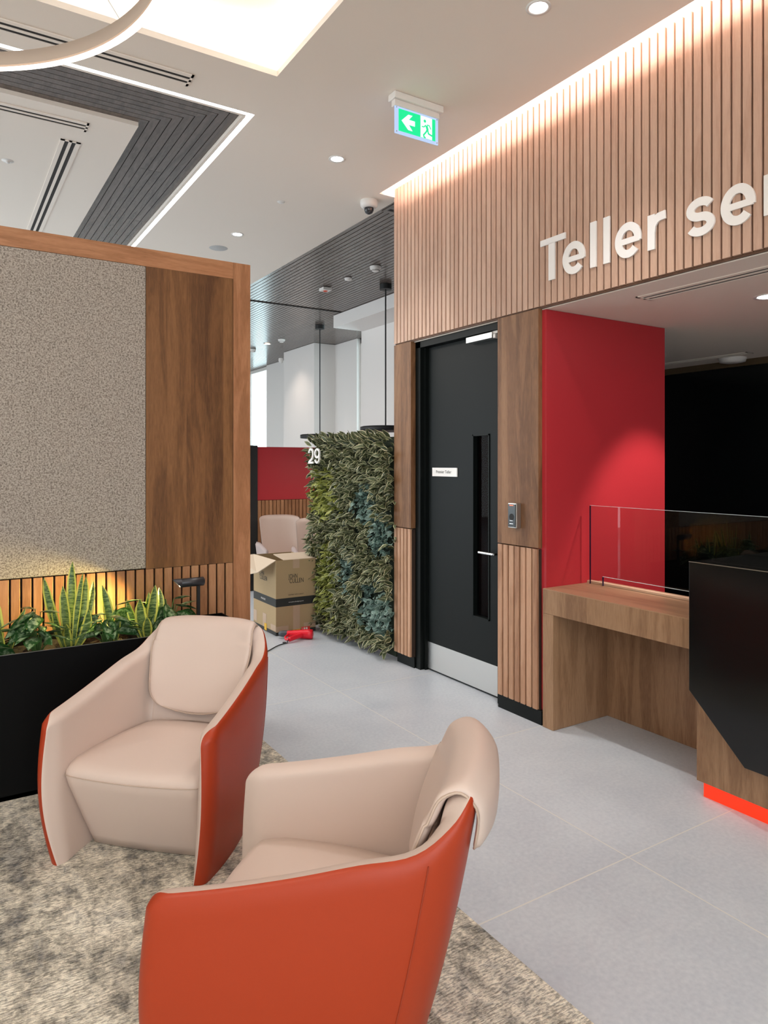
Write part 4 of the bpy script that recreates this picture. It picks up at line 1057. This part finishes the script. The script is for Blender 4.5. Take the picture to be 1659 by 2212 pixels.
obj('housing', MB().box(3.672, 3.782, 7.103, 7.213, ZC-.035, ZC-.0005, .004), 'white_plastic', t); obj('red_lens', MB().lathe([(.0001, ZC-.046), (.02, ZC-.044), (.028, ZC-.035)], (3.727, 7.158, 0), 20, cap=False), mat('red lens', (.7, .08, .03), .3), t)
# dome camera
t = thing('dome_camera', 'white dome security camera on the ceiling edge', 'camera', (2.77, 4.603, ZC))
obj('housing', MB().lathe([(.066, 0), (.068, -.012), (.066, -.040), (.052, -.054), (.038, -.056)], (0, 0, 0), 32), 'white_plastic', t, local=True)
obj('dome_lens', MB().lathe([(.036, -.056), (.036, -.074), (.028, -.092), (.012, -.102), (.0001, -.104)], (0, 0, 0), 28, cap=False), mat('smoked dome', (.04, .04, .045), .08), t, local=True)
o = obj('wall_camera', MB().lathe([(.04, 3.40), (.045, 3.36), (.03, 3.32), (.0001, 3.31)], (5.235, 11.80, 0), 20), 'white_plastic'); tag(o, 'tiny white camera at the top corner of the far column', 'camera')

# exit sign
t = thing('exit_sign', 'green and white running man exit sign hanging from the ceiling', 'exit sign', (2.225, 3.18, ZC))
EY = 3.172
obj('housing', MB().box(2.062, 2.388, 3.155, 3.225, 3.462, 3.499, .004).box(2.070, 2.370, 3.170, 3.205, 3.428, 3.462, .003), 'white_plastic', t)
pn = obj('acrylic_panel', MB().box(2.074, 2.364, EY+.004, EY+.010, 3.281, 3.430, .001), 'sign_edge', t)
obj('green_face', MB().box(2.098, 2.343, EY+.002, EY+.004, 3.298, 3.417), 'sign_green', pn)
wf = MB(); wf.prism([(2.242, 3.2985), (2.320, 3.2985), (2.320, 3.4165), (2.242, 3.4165)], 'Y', EY+.0015, EY+.002)
AX = 2.170; AZ = 3.357                 # arrow
wf.prism([(2.116, AZ), (2.160, AZ+.042), (2.188, AZ+.042), (2.164, AZ+.015), (2.204, AZ+.015), (2.204, AZ-.013), (2.164, AZ-.013), (2.188, AZ-.042), (2.160, AZ-.042)], 'Y', EY+.0012, EY+.002)
obj('white_face', wf, 'sign_white', pn)
fr_ = ((2.242, EY+.0014, 3.298), (1, 0, 0), (0, 0, 1)); mm_ = MB()
ribbon(mm_, [(.0395, .071), (.0475, .048)], .0150, fr_, .0006)                         # trunk
ribbon(mm_, [(.046, .052), (.036, .034), (.020, .016), (.023, .006), (.034, .002)], .0090, fr_, .0007)    # front leg
ribbon(mm_, [(.047, .050), (.053, .030), (.073, .024), (.084, .024)], .0090, fr_, .0007)   # rear leg
ribbon(mm_, [(.036, .074), (.022, .060), (.008, .060)], .0060, fr_, .0007)
ribbon(mm_, [(.042, .076), (.058, .076), (.070, .058)], .0060, fr_, .0007)
mm_.prism([(2.242+.0285+.0085*math.cos(i*PI/8), 3.298+.094+.0085*math.sin(i*PI/8)) for i in range(16)], 'Y', EY+.0008, EY+.0014)
obj('running_figure', mm_, 'sign_green', pn)
mb = MB()
for (a_, b_) in ((2.084, 3.421), (2.354, 3.421), (2.084, 3.291), (2.354, 3.291)): mb.lathe([(.0035, EY+.003), (.0035, EY+.001)], (a_, 0, b_), 10, 'Y')
obj('screw', mb, 'chrome', pn)

# detector by the black wall
o = obj('wedge_sensor', MB().lathe([(.11, 2.3795), (.10, 2.345), (.05, 2.335), (.0001, 2.334)], (5.62, 3.43, 0), 20), 'white_plastic'); tag(o, 'white ceiling detector close to the gloss black wall', 'sensor')

# black disc pendants over the meeting desks
def disc_pendant(x_, y_, zt, label):
    t = thing('disc_pendant', label, 'pendant light', (x_, y_, ZC), 0, 'black disc pendant lamps')
    obj('canopy', MB().lathe([(.068, 0), (.068, -.055)], (0, 0, 0), 28), 'black_matt', t, local=True)
    obj('cord', MB().tube([(0, 0, -.05), (0, 0, zt-ZC+.03)], .0085, 8), 'black_matt', t, local=True)
    obj('disc_shade', MB().lathe([(.0001, zt-ZC+.048), (.26, zt-ZC+.045), (.285, zt-ZC+.038), (.285, zt-ZC-.008), (.27, zt-ZC-.012), (.0001, zt-ZC-.008)], (0, 0, 0), 48, cap=False), 'black_matt', t, local=True)
    return t
spot('pendant_beam', (4.675, 9.153, 1.84), (4.675, 9.153, 0), 25, (1, .86, .76), 130, .8, .2)
spot('pendant_beam', (4.23, 6.667, 1.84), (3.7, 7.1, .3), 40, (1, .86, .76), 130, .8, .2)
disc_pendant(4.675, 9.153, 1.868, 'farther black disc pendant lamp in front of the columns')
disc_pendant(4.23, 6.667, 1.865, 'nearer black disc pendant lamp beside the slatted wall')
